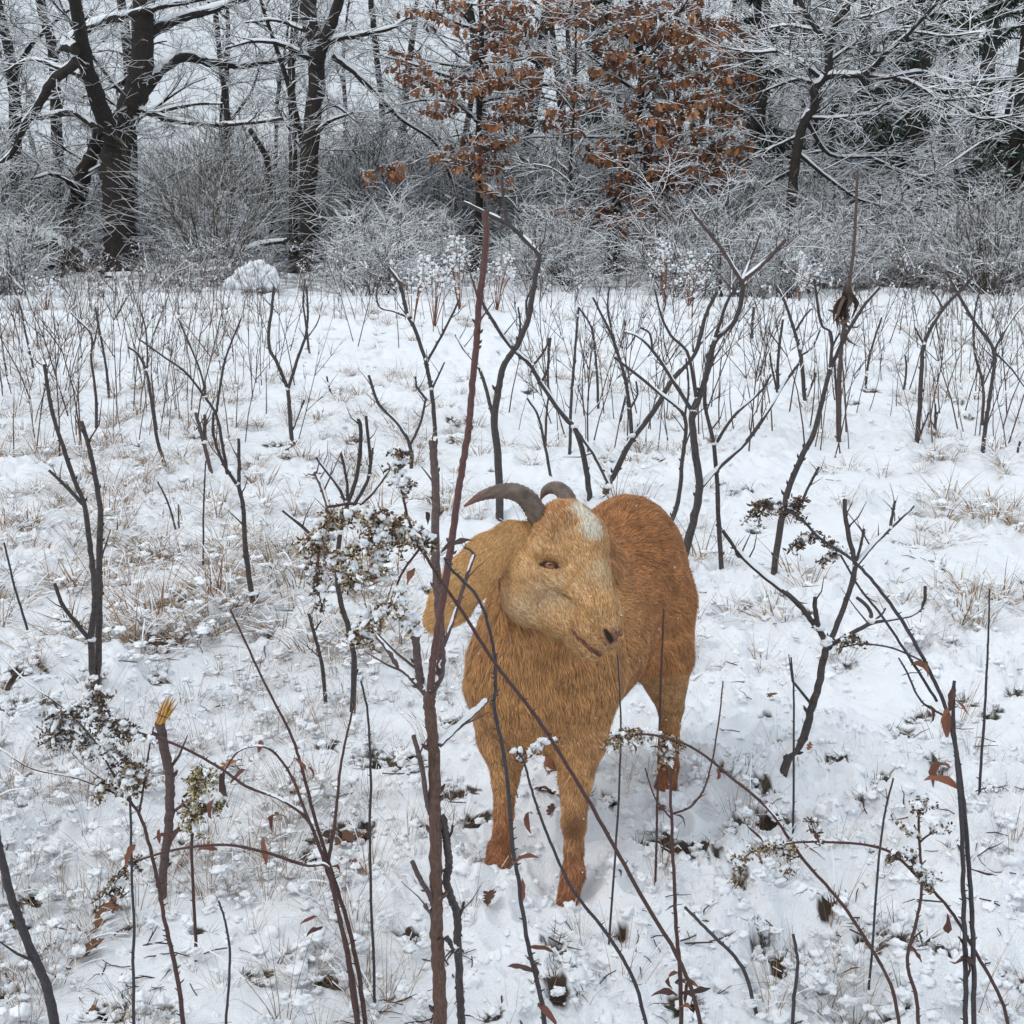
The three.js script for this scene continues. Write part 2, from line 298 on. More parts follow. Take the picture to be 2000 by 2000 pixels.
// ---------- dry grass and weed stalks of the clearing ----------
const DRY = [lin(150, 118, 86), lin(172, 142, 108), lin(132, 104, 80), lin(186, 162, 130), lin(118, 88, 66)];
function tuft(n, len, spread, snowy, cols = DRY, wid = 0.001) {
  const b = new MB();
  for (let i = 0; i < n; i++) {
    const a = rnd() * 6.283, r0 = rr(0, spread * 0.35), L = len * rr(0.45, 1.15), out = rr(0.15, 1) * spread / len, droop = rr(0.1, 1.25), kink = rnd() < 0.22 ? rr(0.35, 0.8) : 2, P = [], W = [];
    let x = Math.cos(a) * r0, z = Math.sin(a) * r0, y = -0.03, th = 0.12 + out * 0.75; const dx = Math.cos(a + rr(-0.6, 0.6)), dz = Math.sin(a + rr(-0.6, 0.6));
    for (let k = 0; k <= 5; k++) { P.push(V(x, y, z)); W.push(wid * (1 - k / 5.6) * rr(0.8, 1.2)); const s = L / 5; if (k / 5 > kink) th += 1.1; th += droop * 0.22; x += dx * Math.sin(th) * s; z += dz * Math.sin(th) * s; y += Math.cos(th) * s; }
    const c = cols[Math.floor(rnd() * cols.length)].map(times(rr(0.75, 1.15)));
    b.ribbon(P, W, V(-dz, 0.15, dx), c);
    if (snowy && rnd() < snowy) { const R = P.map(() => wid * 0.9); b.snow(P.slice(1), R.slice(1), { c: SNOWC, add: 0.0016 + 0.0022 * rnd(), h: 1.2, f: 40, patch: 0.4 }); }
  }
  if (snowy) for (let i = 0; i < 4; i++) b.blob(V(rr(-1, 1) * spread * 0.5, rr(-0.02, 0.3) * len, rr(-1, 1) * spread * 0.5), rr(0.006, 0.02), SNOWC, { sq: 0.6, det: 2, rough: 0.45 });
  return b.geo();
}
M.grass = new THREE.MeshStandardMaterial({ vertexColors: true, roughness: 0.85, side: THREE.DoubleSide });
{
  seed(31);
  const geos = [tuft(18, 0.16, 0.09, 0.2), tuft(26, 0.22, 0.12, 0.25), tuft(14, 0.13, 0.1, 0.1), tuft(34, 0.26, 0.16, 0.3), tuft(10, 0.3, 0.1, 0.2), tuft(7, 0.2, 0.14, 0.05), tuft(34, 0.2, 0.16, 0.3, DRY, 0.0022), tuft(26, 0.3, 0.2, 0.35, DRY, 0.0022), tuft(40, 0.26, 0.2, 0.4, DRY, 0.0024), tuft(18, 0.36, 0.16, 0.3, DRY, 0.002)], pl = [];
  for (let i = 0; i < 3300; i++) {
    const px = rr(-120, 2120), py = 600 + 1420 * Math.pow(rnd(), 1.75), g = gnd(px, py);
    const left = px < 760 ? 0.3 : px > 1000 ? -0.14 : 0; const dens = fbm(g.x * 0.9 + 11, g.z * 0.9 + 2, 3) + left + (g.d < 4 ? -0.06 : 0.02);
    if (dens < 0.02 && rnd() < 0.86) continue; if (px > 930 && px < 1180 && py > 1480 && py < 1830) continue; if (px > 470 && px < 1000 && py > 640 && py < 720 && rnd() < 0.8) continue;
    pl.push({ k: g.d > 4.2 ? 6 + Math.floor(rnd() * 4) : Math.floor(rnd() * 6), p: V(g.x, H(g.x, g.z), g.z), s: rr(0.55, 1.15) * (g.d < 4 ? 0.75 : 1), sy: g.d < 4 ? 1 : rr(0.4, 0.8), turn: rnd() * 6.28, tx: rr(-0.25, 0.25), tz: rr(-0.25, 0.25) });
  }
  scatter('dry_grass', geos, M.grass, pl, 'dry tan grass blades poking through the snow of the clearing', 'grass');
  // dark turf in the bare places
  const dark = [lin(70, 56, 44), lin(56, 52, 38), lin(92, 70, 50), lin(60, 62, 40), lin(110, 84, 60)], dg = [tuft(26, 0.055, 0.06, 0, dark, 0.0014), tuft(20, 0.04, 0.06, 0, dark, 0.0015), tuft(16, 0.08, 0.06, 0.1, dark, 0.0013)], dp = [];
  for (const h of HOLES) { const n = Math.ceil(3 + h[2] * h[2] * 1500); for (let i = 0; i < Math.min(n, 26); i++) { const a = rnd() * 6.28, r = h[2] * Math.sqrt(rnd()) * 0.95, x = h[0] + Math.cos(a) * r, z = h[1] + Math.sin(a) * r; dp.push({ k: Math.floor(rnd() * 3), p: V(x, H(x, z) + 0.004, z), s: rr(0.5, 1), turn: rnd() * 6.28, tx: rr(-0.7, 0.7), tz: rr(-0.7, 0.7) }); } }
  scatter('turf', dg, M.grass, dp, 'dark matted turf in the bare places of the snow', 'turf');
}
// bits of twig and stalk lying on the snow
{
  seed(37);
  const geos = [0, 1, 2, 3].map(() => { const b = new MB(), P = [V(-0.5, 0, 0), V(-0.15, rr(-0.05, 0.08), rr(-0.08, 0.08)), V(0.2, rr(-0.03, 0.09), rr(-0.1, 0.1)), V(0.5, rr(-0.05, 0.1), rr(-0.15, 0.15))]; b.tube(P, [0.02, 0.024, 0.018, 0.008], 4, lin(70, 54, 46)); if (rnd() < 0.6) b.tube([P[1], V(0.05, 0.12, rr(-0.25, 0.25))], [0.014, 0.006], 4, lin(62, 48, 42)); return b.geo(); }), pl = [];
  for (let i = 0; i < 900; i++) { const px = rr(-100, 2100), py = 760 + 1280 * Math.pow(rnd(), 0.9), g = gnd(px, py); if (fbm(g.x * 1.3 + 21, g.z * 1.3, 2) < -0.08) continue; const s = rr(0.02, 0.09); pl.push({ k: i, p: V(g.x, H(g.x, g.z) + 0.003, g.z), s, turn: rnd() * 6.28, tz: rr(-0.25, 0.25) }); }
  scatter('twig_litter', geos, M.grass, pl, 'bits of broken twig lying on the snow', 'litter');
}
// tall weeds, thick towards the wood and at the left
{
  seed(41);
  const WEED = [lin(92, 76, 68), lin(110, 92, 80), lin(76, 62, 58)];
  function weed(hgt, forks, snowy) {
    const b = new MB(), c = WEED[Math.floor(rnd() * 3)];
    const line = (p, dir, L, r, lv) => {
      const P = [p.clone()], R = [r], d = dir.clone(); for (let k = 1; k <= 4; k++) { d.x += rr(-0.13, 0.13); d.z += rr(-0.13, 0.13); d.normalize(); P.push(P[k - 1].clone().addScaledVector(d, L / 4)); R.push(r * (1 - k / 5.2)); }
      b.tube(P, R, 4, c.map(times(rr(0.8, 1.2))), { cap: false });
      if (rnd() < snowy) b.snow(P, R, { c: SNOWC, add: 0.003, f: 12 });
      if (lv > 0) for (let i = 0; i < forks; i++) { const t = rr(0.45, 0.95), q = P[Math.floor(t * 4)].clone(), a = rnd() * 6.28; line(q, d.clone().multiplyScalar(0.9).add(V(Math.cos(a) * 0.6, rr(-0.1, 0.4), Math.sin(a) * 0.6)).normalize(), L * rr(0.2, 0.45), r * 0.6, lv - 1); }
      else if (rnd() < snowy * 1.1) { const e = P[4]; for (let i = 0; i < 4; i++) b.blob(e.clone().add(V(rr(-1, 1), rr(-1.2, 0.6), rr(-1, 1)).multiplyScalar(0.022)), rr(0.004, 0.013), SNOWC, { det: 0, rough: 0.4 }); }
    };
    line(V(0, -0.05, 0), V(rr(-0.15, 0.15), 1, rr(-0.15, 0.15)).normalize(), hgt, 0.0052, forks ? 2 : 0);
    return b.geo();
  }
  const geos = [weed(0.9, 4, 0.15), weed(0.7, 3, 0.1), weed(1.1, 5, 0.15), weed(0.6, 0, 0.1), weed(0.8, 2, 0.1), weed(1.0, 3, 0.22), weed(0.45, 0, 0)], pl = [];
  for (let i = 0; i < 1900; i++) {
    const px = rr(-250, 2250), py = 560 + 330 * Math.pow(rnd(), 3.0), g = gnd(px, py); const left = px < 520 ? 0.3 : px > 1700 ? 0.15 : 0;
    if (fbm(g.x * 0.35 + 5, g.z * 0.35, 2) + left < -0.02 && rnd() < 0.8) continue; if (px > 600 && px < 1050 && py > 630 && rnd() < 0.9) continue; if (g.d < 7 && rnd() < 0.7) continue;
    pl.push({ k: Math.floor(rnd() * 7), p: V(g.x, H(g.x, g.z, false), g.z), s: rr(0.55, 1.2), turn: rnd() * 6.28, tx: rr(-0.18, 0.18), tz: rr(-0.18, 0.18) });
  }
  scatter('dry_weeds', geos, M.grass, pl, 'thin dry weed stalks with snow standing across the clearing', 'weeds');
}

// ---------- the wood behind the clearing ----------
const BARKS = [[0.030, 0.026, 0.024], [0.042, 0.036, 0.032], [0.055, 0.046, 0.040], [0.036, 0.030, 0.030]];
function grow(b, p, dir, L, r, lv, o) {
  const n = lv >= 2 ? 6 : lv === 1 ? 4 : 3, P = [p.clone()], R = [r], d = dir.clone();
  for (let k = 1; k <= n; k++) { d.x += rr(-1, 1) * o.jit; d.z += rr(-1, 1) * o.jit; d.y += rr(-1, 1) * o.jit * 0.6 + o.lift * (lv ? 1 : 0.4); d.normalize(); P.push(P[k - 1].clone().addScaledVector(d, L / n)); R.push(Math.max(o.rmin * 0.6, r * (1 - 0.75 * k / n))); }
  const c = o.bark ?? BARKS[Math.floor(rnd() * 4)];
  b.tube(P, R, lv >= 2 ? 5 : 3, c, { cap: false });
  if (o.snow) b.snow(P, R, { c: SNOWC, add: o.snow, h: 1, f: 3, patch: o.patch ?? (lv ? 0 : 0.12) });
  if (lv > 0) { const kids = o.kids[lv]; for (let i = 0; i < kids; i++) {
    const t = rr(o.from ?? 0.2, 1), f = t * n, k = Math.min(n - 1, Math.floor(f)), q = P[k].clone().lerp(P[k + 1], f - k), td = P[k + 1].clone().sub(P[k]).normalize();
    const sd = V(rr(-1, 1), rr(-0.5, 0.8), rr(-1, 1)); sd.addScaledVector(td, -sd.dot(td)).normalize();
    grow(b, q, td.multiplyScalar(rr(0.7, 1.2) * (o.al ?? 1)).addScaledVector(sd, rr(0.45, 0.95)).normalize(), L * rr(0.36, 0.75) * (1.15 - 0.4 * t), Math.max(o.rmin, r * rr(0.3, 0.5)), lv - 1, o);
  } }
}
// thicket of snowy shrubs: a mass that nobody could count
{
  seed(51);
  const shrub = (stems, hgt, o, lean) => { const b = new MB(); for (let i = 0; i < stems; i++) { const a = rnd() * 6.28; grow(b, V(Math.cos(a) * 0.15, -0.1, Math.sin(a) * 0.15), V(Math.cos(a) * lean * rr(0.2, 1), 1, Math.sin(a) * lean * rr(0.2, 1)).normalize(), hgt * rr(0.6, 1.1), rr(0.013, 0.022), 2, o); } return b.geo(); };
  const o1 = { al: 0.6, jit: 0.32, lift: -0.06, rmin: 0.0065, snow: 0.0036, kids: [0, 5, 8] }, o2 = { al: 0.6, jit: 0.36, lift: -0.1, rmin: 0.0065, snow: 0.0048, kids: [0, 6, 8] }, o3 = { al: 0.7, jit: 0.28, lift: 0.0, rmin: 0.0065, snow: 0.0026, kids: [0, 5, 7] };
  const geos = [shrub(7, 2.2, o1, 0.7), shrub(8, 1.8, o2, 1.0), shrub(7, 2.8, o3, 0.5), shrub(9, 1.5, o2, 1.2), shrub(6, 3.2, o1, 0.6), shrub(8, 1.2, o1, 0.8)];
  const pl = [];
  for (let i = 0; i < 2300; i++) {
    const d = 23.5 + 26.5 * Math.pow(rnd(), 0.95), x = (i < 1600 ? rr(-0.5, 0.5) : Math.sign(rnd() - 0.5) * rr(0.5, 1.1)) * d; if (d < 27.5 && Math.abs(1000 + x / d * F - 500) < 60) continue; if (d < 29 && x < -1.2 * (d - 23) && x > -7 && rnd() < 0.35) continue;
    const px = 1000 + x / d * F * 0.99, low = d < 33.5, tr = d < 34 && [[235, 130], [150, 90], [601, 110], [932, 80], [1195, 80]].some(([e, w]) => Math.abs(px - e) < w); if (tr && rnd() < 0.93) continue; if (d < 26 && n2(x * 0.5 + 3, d * 0.2) < 0.12) continue; if (d > 33.5 && px < 700 && rnd() < 0.35) continue;
    pl.push({ k: low ? [1, 3, 5, 0][Math.floor(rnd() * 4)] : Math.floor(rnd() * 6), p: V(x, H(x, -d, false), -d), s: rr(0.75, 1.25) * (low ? (tr ? 0.4 : 0.72) : 1.08), turn: rnd() * 6.28, sy: rr(0.85, 1.15) });
  }
  scatter('thicket', geos, M.mixed, pl, 'dense tangle of snowy shrub twigs along the edge of the wood', 'thicket');
}
// background trees, each a thing: trunk, crown
{
  seed(61);
  const protos = [];
  for (let k = 0; k < 5; k++) {
    const hgt = [9, 11, 8, 10, 12][k], g = new THREE.Group(), tb = new MB(), sb = new MB(), cb = new MB(), P = [], R = [], r0 = [0.11, 0.16, 0.08, 0.13, 0.19][k];
    let p = V(0, -0.2, 0), d = V(rr(-0.1, 0.1), 1, rr(-0.1, 0.1)); for (let i = 0; i <= 8; i++) { P.push(p.clone()); R.push(r0 * (1 - i / 9.5)); d.x += rr(-0.09, 0.09); d.z += rr(-0.09, 0.09); d.normalize(); p = p.clone().addScaledVector(d, hgt / 8); }
    const [sp, sr] = smooth(P, R, 2); tb.tube(sp, sr, 7, null, { rough: 0.15, rf: 3 });
    const o = { jit: 0.2, lift: [0.03, -0.02, -0.06, 0.04, -0.03][k], rmin: 0.0062, snow: 0.0044, kids: [0, 5, 6, 8] };
    for (let i = 0; i < [26, 30, 24, 28, 30][k]; i++) { const t = rr(0.14, 1), f = t * 8, j = Math.min(7, Math.floor(f)), q = P[j].clone().lerp(P[j + 1], f - j), a = rnd() * 6.28; grow(cb, q, V(Math.cos(a), rr(-0.15, 0.9), Math.sin(a)).normalize(), rr(1.3, 3.2) * (1.15 - 0.5 * t), r0 * rr(0.16, 0.3), 2, o); }
    const mk = (b, n, m) => { const e = new THREE.Mesh(b.geo(), m); e.name = n; e.castShadow = e.receiveShadow = true; g.add(e); };
    mk(tb, 'trunk', M.treeBark); mk(cb, 'crown', M.mixed); protos.push(g);
  }
  const put = (k, x, d, s, turn, label, group) => { const t = protos[k].clone(); t.name = numbered('bare_tree'); t.position.set(x, H(x, -d, false), -d); t.scale.setScalar(s); t.rotation.y = turn; t.userData = { label, category: 'tree', group }; scene.add(t); };
  for (let i = 0; i < 96; i++) {
    let d = rr(34, 60), x = (i < 64 ? rr(-0.47, 0.47) : Math.sign(rnd() - 0.5) * rr(0.48, 1.1)) * d; if (i < 64 && x / d > 0.23) d = Math.max(d, 46); const px = 1000 + x / d * F / 0.98; if (i < 64 && px < 520 && rnd() < 0.2) { x = rr(0.05, 0.45) * d; }
    put(i % 5, x, d, rr(0.85, 1.25), rnd() * 6.28, 'slim bare tree dusted with snow deep in the wood', 'bare trees in the wood behind the thicket');
  }
}
// ---------- trees traced from the photograph ----------
// limbs: [radius at start, at end (pixels), x, y, x, y ...]; the first is the trunk from its foot up
function tracedTree(name, label, d, limbs, tw, mat = M.treeBark) {
  const [r0, r1, ...q] = limbs[0], foot = at(q[0], q[1], d); foot.y = H(foot.x, foot.z, false);
  const t = thing(name, label, 'tree', foot), crown = new MB(), lines = [];
  limbs.forEach((l, li) => {
    const n = (l.length - 2) / 2, P = [], R = []; let dd = 0, base = d; const slope = li ? rr(-0.9, 0.9) : 0;
    if (li) { let best = 1e9; for (const e of lines) for (let k = 0; k < e.P.length; k++) { const w = (e.x[k] - l[2]) ** 2 + (e.y[k] - l[3]) ** 2; if (w < best) { best = w; base = -e.P[k].z; } } }
    const X = [], Y = [];
    for (let k = 0; k < n; k++) {
      const x = l[2 + 2 * k], y = l[3 + 2 * k]; if (k) dd += Math.hypot(x - l[2 * k], y - l[1 + 2 * k]) * scaleAt(y, d);
      P.push(at(x, y, base + slope * dd)); R.push(lerp(l[0], l[1], k / (n - 1)) * scaleAt(y, d)); X.push(x); Y.push(y);
    }
    if (!li) P[0].y = foot.y - 0.15;
    lines.push({ P, x: X, y: Y });
    const [sp, sr] = smooth(P, R, 5); const big = R[0] > 0.05;
    if (!li) { sr[0] *= 1.35; sr[1] *= 1.18; sr[2] *= 1.08; }
    for (let k = 1; k < sp.length - 1; k++) { const w = sr[k] * 0.35; sp[k].x += n2(k * 0.9, li * 3.1 + d) * w; sp[k].y += n2(k * 0.8 + 9, li * 2.3) * w; }
    const part = new MB().tube(sp, sr, big ? 12 : 7, null, { rough: 0.16, rf: 4 }).build(li ? 'limb' : 'trunk', mat, t);
    new MB().snow(sp, sr, { cross: 5, add: 0.022, h: 0.55, w: 0.9, f: 1.7 }).build('snow', M.snow, part);
    const many = Math.round((tw.n ?? 7) * (dd || 1) * (li ? 1 : 0.5));
    for (let k = 0; k < many; k++) { const f = rr(li ? 0.1 : (tw.low ?? 0.35), 1) * (sp.length - 1), j = Math.min(sp.length - 2, Math.floor(f)), s = sp[j].clone().lerp(sp[j + 1], f - j), td = sp[j + 1].clone().sub(sp[j]).normalize(), a = rnd() * 6.28;
      grow(crown, s, V(Math.cos(a), rr(-0.4, 0.75), Math.sin(a)).addScaledVector(td, 0.5).normalize(), rr(0.5, 1.5) * (tw.len ?? 1), Math.min(sr[j] * 0.5, rr(0.008, 0.02)), 2, tw.o ?? { jit: 0.24, lift: -0.02, rmin: 0.006, snow: 0.0048, kids: [0, 3, 4] }); }
  });
  crown.build('crown', M.mixed, t);
  return { t, lines };
}
seed(71);
tracedTree('forked_tree', 'thick dark trunk forking low, with long snowy limbs, left edge of the wood', 34, [
  [33, 21, 235, 530, 236, 470, 228, 400, 226, 330, 228, 280, 246, 232, 268, 174, 275, 145, 279, 72, 279, -60],
  [21, 10, 226, 300, 217, 261, 196, 210, 174, 145, 159, 72, 138, -40], [14, 4, 272, 180, 290, 168, 319, 130, 362, 112, 417, 123, 471, 130, 525, 120, 634, 109],
  [11, 3, 205, 258, 170, 232, 145, 221, 69, 230, 20, 226], [11, 5, 150, 95, 127, 87, 199, 43, 254, 29, 308, 14, 400, -4], [13, 6, 278, 90, 297, 65, 344, 40, 417, 18, 490, -8],
  [7, 3, 262, 205, 283, 217, 344, 235, 417, 243, 471, 241, 551, 232], [5, 2, 300, 222, 326, 214, 384, 203, 435, 203], [10, 4, 150, 120, 101, 163, 72, 210, 47, 246, 29, 290, -6, 326], [6, 2, 172, 150, 110, 130, 60, 116, 10, 140], [5, 2, 276, 120, 240, 160, 200, 176, 160, 190]],
  { n: 5.5, len: 1 });
tracedTree('leaning_tree', 'dark bare trunk leaning right beside the forked tree', 35, [[19, 13, 100, 500, 109, 478, 141, 417, 163, 344, 185, 290, 200, 240], [7, 2, 150, 385, 130, 350, 100, 340, 60, 350], [6, 2, 165, 340, 190, 330, 240, 300]], { n: 5 });
tracedTree('bare_tree', 'narrow dark trunk cut by the left edge of the view', 38, [[12, 10, 40, 520, 36, 400, 30, 260, 25, 145, 14, 80, -6, 10, -20, -60], [5, 2, 26, 150, 60, 90, 110, 40, 160, 0], [5, 2, 30, 230, 70, 200, 130, 190]], { n: 5 });
tracedTree('bare_tree', 'dark trunk between the left edge and the forked tree, upper left', 40, [[12, 9, 118, 520, 112, 300, 105, 116, 98, 72, 83, 22, 70, -60], [5, 2, 104, 110, 150, 60, 180, 20]], { n: 4 });
tracedTree('straight_tree', 'straight dark trunk with a slimmer stem at its left, forking near the top', 33.5, [
  [18, 16, 601, 540, 601, 435, 605, 308, 612, 217, 619, 127, 609, 54, 598, -50], [13, 9, 618, 140, 630, 90, 649, 43, 668, -20], [9, 7, 574, 530, 572, 319, 572, 217, 569, 145, 576, 36, 577, -50],
  [7, 2, 628, 100, 645, 80, 700, 69, 766, 54, 795, 36, 846, 25], [5, 2, 612, 230, 650, 205, 700, 240], [5, 2, 608, 270, 640, 240, 690, 220], [6, 2, 614, 120, 560, 90, 500, 80, 440, 95], [6, 2, 650, 110, 690, 140, 740, 190, 780, 230, 850, 280, 880, 350], [5, 2, 600, 60, 540, 40, 480, 44]], { n: 6 });
const oakO = { jit: 0.2, lift: 0.0, rmin: 0.006, snow: 0.007, kids: [0, 3, 4] };
const oakC = tracedTree('oak_tree', 'thin straight oak with rust brown leaves, left of the two leafy oaks', 33, [
  [8.5, 4, 930, 530, 933, 470, 936, 362, 934, 290, 936, 217, 940, 109, 940, 36, 936, -60], [4, 1.2, 938, 105, 970, 70, 1000, 30, 1010, -10], [4, 1.2, 934, 240, 895, 205, 830, 195, 780, 205], [4, 1.2, 936, 160, 880, 150, 820, 130, 770, 115, 730, 105], [4, 1.2, 936, 200, 990, 190, 1050, 205], [3.5, 1.2, 934, 300, 980, 285, 1040, 268, 1100, 270], [3.5, 1.2, 934, 330, 880, 315, 840, 315], [4, 1, 938, 60, 880, 40, 830, 10], [3, 1, 938, 120, 1000, 120, 1080, 100], [3, 1, 933, 370, 980, 385, 1030, 380], [3, 1, 940, 20, 1000, -10, 1060, -30], [3, 1, 936, 10, 870, 0, 820, -20]], { n: 5, len: 0.8, o: oakO, low: 0.3 });
const oakD = tracedTree('oak_tree', 'leaning oak with the fullest rust brown leaves, right of centre', 32, [
  [11, 5, 1195, 545, 1195, 500, 1204, 399, 1222, 315, 1244, 232, 1253, 145, 1244, 54, 1220, -50], [6, 2, 1246, 225, 1259, 188, 1300, 140, 1338, 91, 1390, 50, 1440, 30], [4, 1.2, 1250, 130, 1290, 80, 1330, 20, 1350, -10], [4, 1.2, 1225, 300, 1300, 290, 1380, 280, 1450, 300], [4, 1.2, 1210, 380, 1270, 360, 1340, 360, 1420, 350], [4, 1.2, 1222, 268, 1160, 268, 1100, 270], [4, 1.2, 1245, 180, 1190, 140, 1130, 90], [4, 1.2, 1256, 200, 1330, 200, 1410, 200, 1460, 210], [4, 1, 1205, 400, 1160, 410, 1110, 400], [4, 1.2, 1215, 350, 1290, 420, 1350, 440], [4, 1, 1250, 90, 1180, 40, 1120, 10], [4, 1, 1300, 140, 1380, 140, 1450, 130], [3, 1, 1240, 40, 1310, 20, 1400, -10], [3, 1, 1330, 360, 1390, 330, 1450, 320]], { n: 5, len: 0.8, o: oakO, low: 0.3 });
// rust brown leaves that hang on through the winter
const LEAFC = [lin(128, 84, 56), lin(150, 98, 62), lin(112, 74, 54), lin(164, 112, 72), lin(138, 88, 56), lin(100, 70, 56)];
const OAKROUGH = [[0, 0], [0.24, 0.2], [0.14, 0.3], [0.36, 0.46], [0.2, 0.56], [0.4, 0.72], [0.16, 0.86], [0, 1]];
const OAKFINE = [[0, 0], [0.03, 0.06], [0.16, 0.12], [0.22, 0.19], [0.1, 0.27], [0.27, 0.34], [0.37, 0.42], [0.3, 0.5], [0.13, 0.54], [0.3, 0.62], [0.37, 0.7], [0.26, 0.78], [0.12, 0.81], [0.18, 0.89], [0.1, 0.97], [0, 1]];
function oakLeaf(b, p, dir, side, L, c, curl = 0.25, OAK = OAKROUGH) {
  const T = dir.clone().normalize(), S = side.clone().addScaledVector(T, -side.dot(T)).normalize(), U = V().crossVectors(S, T), base = b.count, n = OAK.length, cup = rr(-0.5, 0.9) * curl, bend = rr(-1, 1) * curl, crk = OAK.length > 12 ? 0.13 : 0.05;
  const put = (s, t) => { const f = Math.abs(s) * cup + t * t * bend + crk * n2(t * 7 + p.x * 90, s * 9 + p.z * 50), w = V().copy(p).addScaledVector(T, t * L).addScaledVector(S, s * L * 0.9).addScaledVector(U, f * L); b.vert(w.x, w.y, w.z, U.x - S.x * cup * Math.sign(s), U.y - S.y * cup * Math.sign(s), U.z - S.z * cup * Math.sign(s), s * L, t * L, c); };
  for (let i = 0; i < n; i++) { put(0, OAK[i][1]); put(OAK[i][0], OAK[i][1]); put(-OAK[i][0], OAK[i][1]); }
  for (let i = 0; i < n - 1; i++) { const a = base + i * 3, d = a + 3; b.i.push(a, a + 1, d, a + 1, d + 1, d, a, d, a + 2, a + 2, d, d + 2); }
}
M.leaf = new THREE.MeshStandardMaterial({ vertexColors: true, roughness: 0.75, side: THREE.DoubleSide });
function dress(tree, clusters, per, d, spots) {
  const fb = new MB(), sb = new MB();
  for (const [px, py, rx, ry, n] of spots) for (let i = 0; i < n; i++) {
    const a = rnd() * 6.28, q = Math.sqrt(rnd()), c0 = at(px + Math.cos(a) * q * rx, py + Math.sin(a) * q * ry, d - 0.7 + rr(-0.9, 0.9)), lc = LEAFC[Math.floor(rnd() * 6)], m = Math.floor(rr(5, 12));
    for (let k = 0; k < m; k++) oakLeaf(fb, c0.clone().add(V(rr(-0.16, 0.16), rr(-0.06, 0.08), rr(-0.14, 0.14))), V(rr(-0.7, 0.7), -1, rr(-0.5, 0.5)), V(rr(-1, 1), 0.2, rr(-1, 1)), rr(0.12, 0.2), lc.map(times(rr(0.7, 1.25))), 0.4);
    for (let k = 0; k < 6; k++) { const s = V(rr(-0.2, 0.2), rr(-0.08, 0.1), rr(-0.05, 0.2)); sb.blob(c0.clone().add(s), rr(0.01, 0.03), null, { sq: 0.6, det: 0, rough: 0.3 }); }
    const w = V(rr(-1, 1), rr(-0.1, 0.5), rr(-1, 1)).normalize(), P = [c0.clone().addScaledVector(w, -0.3), c0.clone().add(V(0, 0.04, 0)), c0.clone().addScaledVector(w, 0.22)];
    fb.tube(P, [0.006, 0.006, 0.003], 3, BARKS[0], { cap: false }); sb.snow(P, [0.006, 0.006, 0.004], { add: 0.012 }); for (let k = 0; k < 1; k++) { const v = V(rr(-1, 1), rr(-0.2, 0.4), rr(-0.3, 1)).normalize(), Q2 = [c0.clone(), c0.clone().addScaledVector(v, 0.18), c0.clone().addScaledVector(v, 0.36).add(V(0, 0.04, 0))]; fb.tube(Q2, [0.005, 0.004, 0.003], 3, BARKS[1], { cap: false }); sb.snow(Q2, [0.005, 0.005, 0.004], { add: 0.009 }); }
  }
  const f = fb.build('leaves', M.leaf, tree.t); f.userData = { kind: 'stuff', label: 'rust brown dead oak leaves' };
  const s = sb.build('leaf_snow', M.snow, tree.t); s.userData = { kind: 'stuff' };
}
seed(81);
dress(oakC, 0, 0, 33, [[790, 120, 60, 30, 8], [850, 150, 70, 30, 30], [920, 160, 50, 30, 22], [1000, 160, 60, 35, 18], [870, 215, 40, 20, 8], [960, 260, 50, 30, 26], [1010, 215, 50, 25, 14], [880, 300, 40, 20, 9], [940, 320, 60, 25, 16], [770, 335, 18, 20, 6], [960, 355, 40, 20, 8], [1000, 60, 90, 60, 26], [880, 20, 90, 40, 22], [1080, 120, 50, 40, 14], [740, 350, 30, 25, 4], [980, 100, 60, 40, 12], [1050, 20, 60, 30, 16]]);
dress(oakD, 0, 0, 32, [[1180, 30, 70, 50, 30], [1290, 30, 100, 50, 50], [1390, 70, 80, 50, 44], [1200, 110, 60, 40, 26], [1330, 140, 90, 50, 44], [1420, 160, 50, 50, 28], [1150, 170, 50, 40, 14], [1110, 230, 50, 30, 12], [1180, 290, 60, 30, 20], [1280, 230, 80, 40, 26], [1380, 220, 80, 40, 34], [1330, 300, 80, 40, 44], [1430, 300, 45, 40, 32], [1260, 360, 70, 30, 34], [1370, 350, 80, 30, 40], [1310, 420, 70, 25, 34], [1170, 410, 40, 20, 12], [1215, 430, 40, 18, 12], [1110, 415, 30, 14, 6], [1340, 450, 50, 20, 16], [1300, 470, 40, 25, 8]]);
tracedTree('bare_tree', 'grey leaning trunk seen through the leaves of the right oak', 37, [[14, 11, 1310, 530, 1300, 380, 1295, 181, 1302, 138, 1288, 91, 1250, 20, 1220, -40], [6, 2, 1302, 140, 1340, 100, 1380, 70]], { n: 4 });
tracedTree('sapling_tree', 'very thin upright tree between the two leafy oaks', 31, [[3.4, 2, 1117, 520, 1117, 453, 1114, 326, 1123, 181, 1125, 36, 1126, -50], [2, 1, 1118, 300, 1150, 260, 1190, 250], [2, 1, 1120, 220, 1090, 180, 1060, 170], [2, 1, 1117, 360, 1080, 330, 1040, 320]], { n: 8, len: 0.7 });
seed(91);
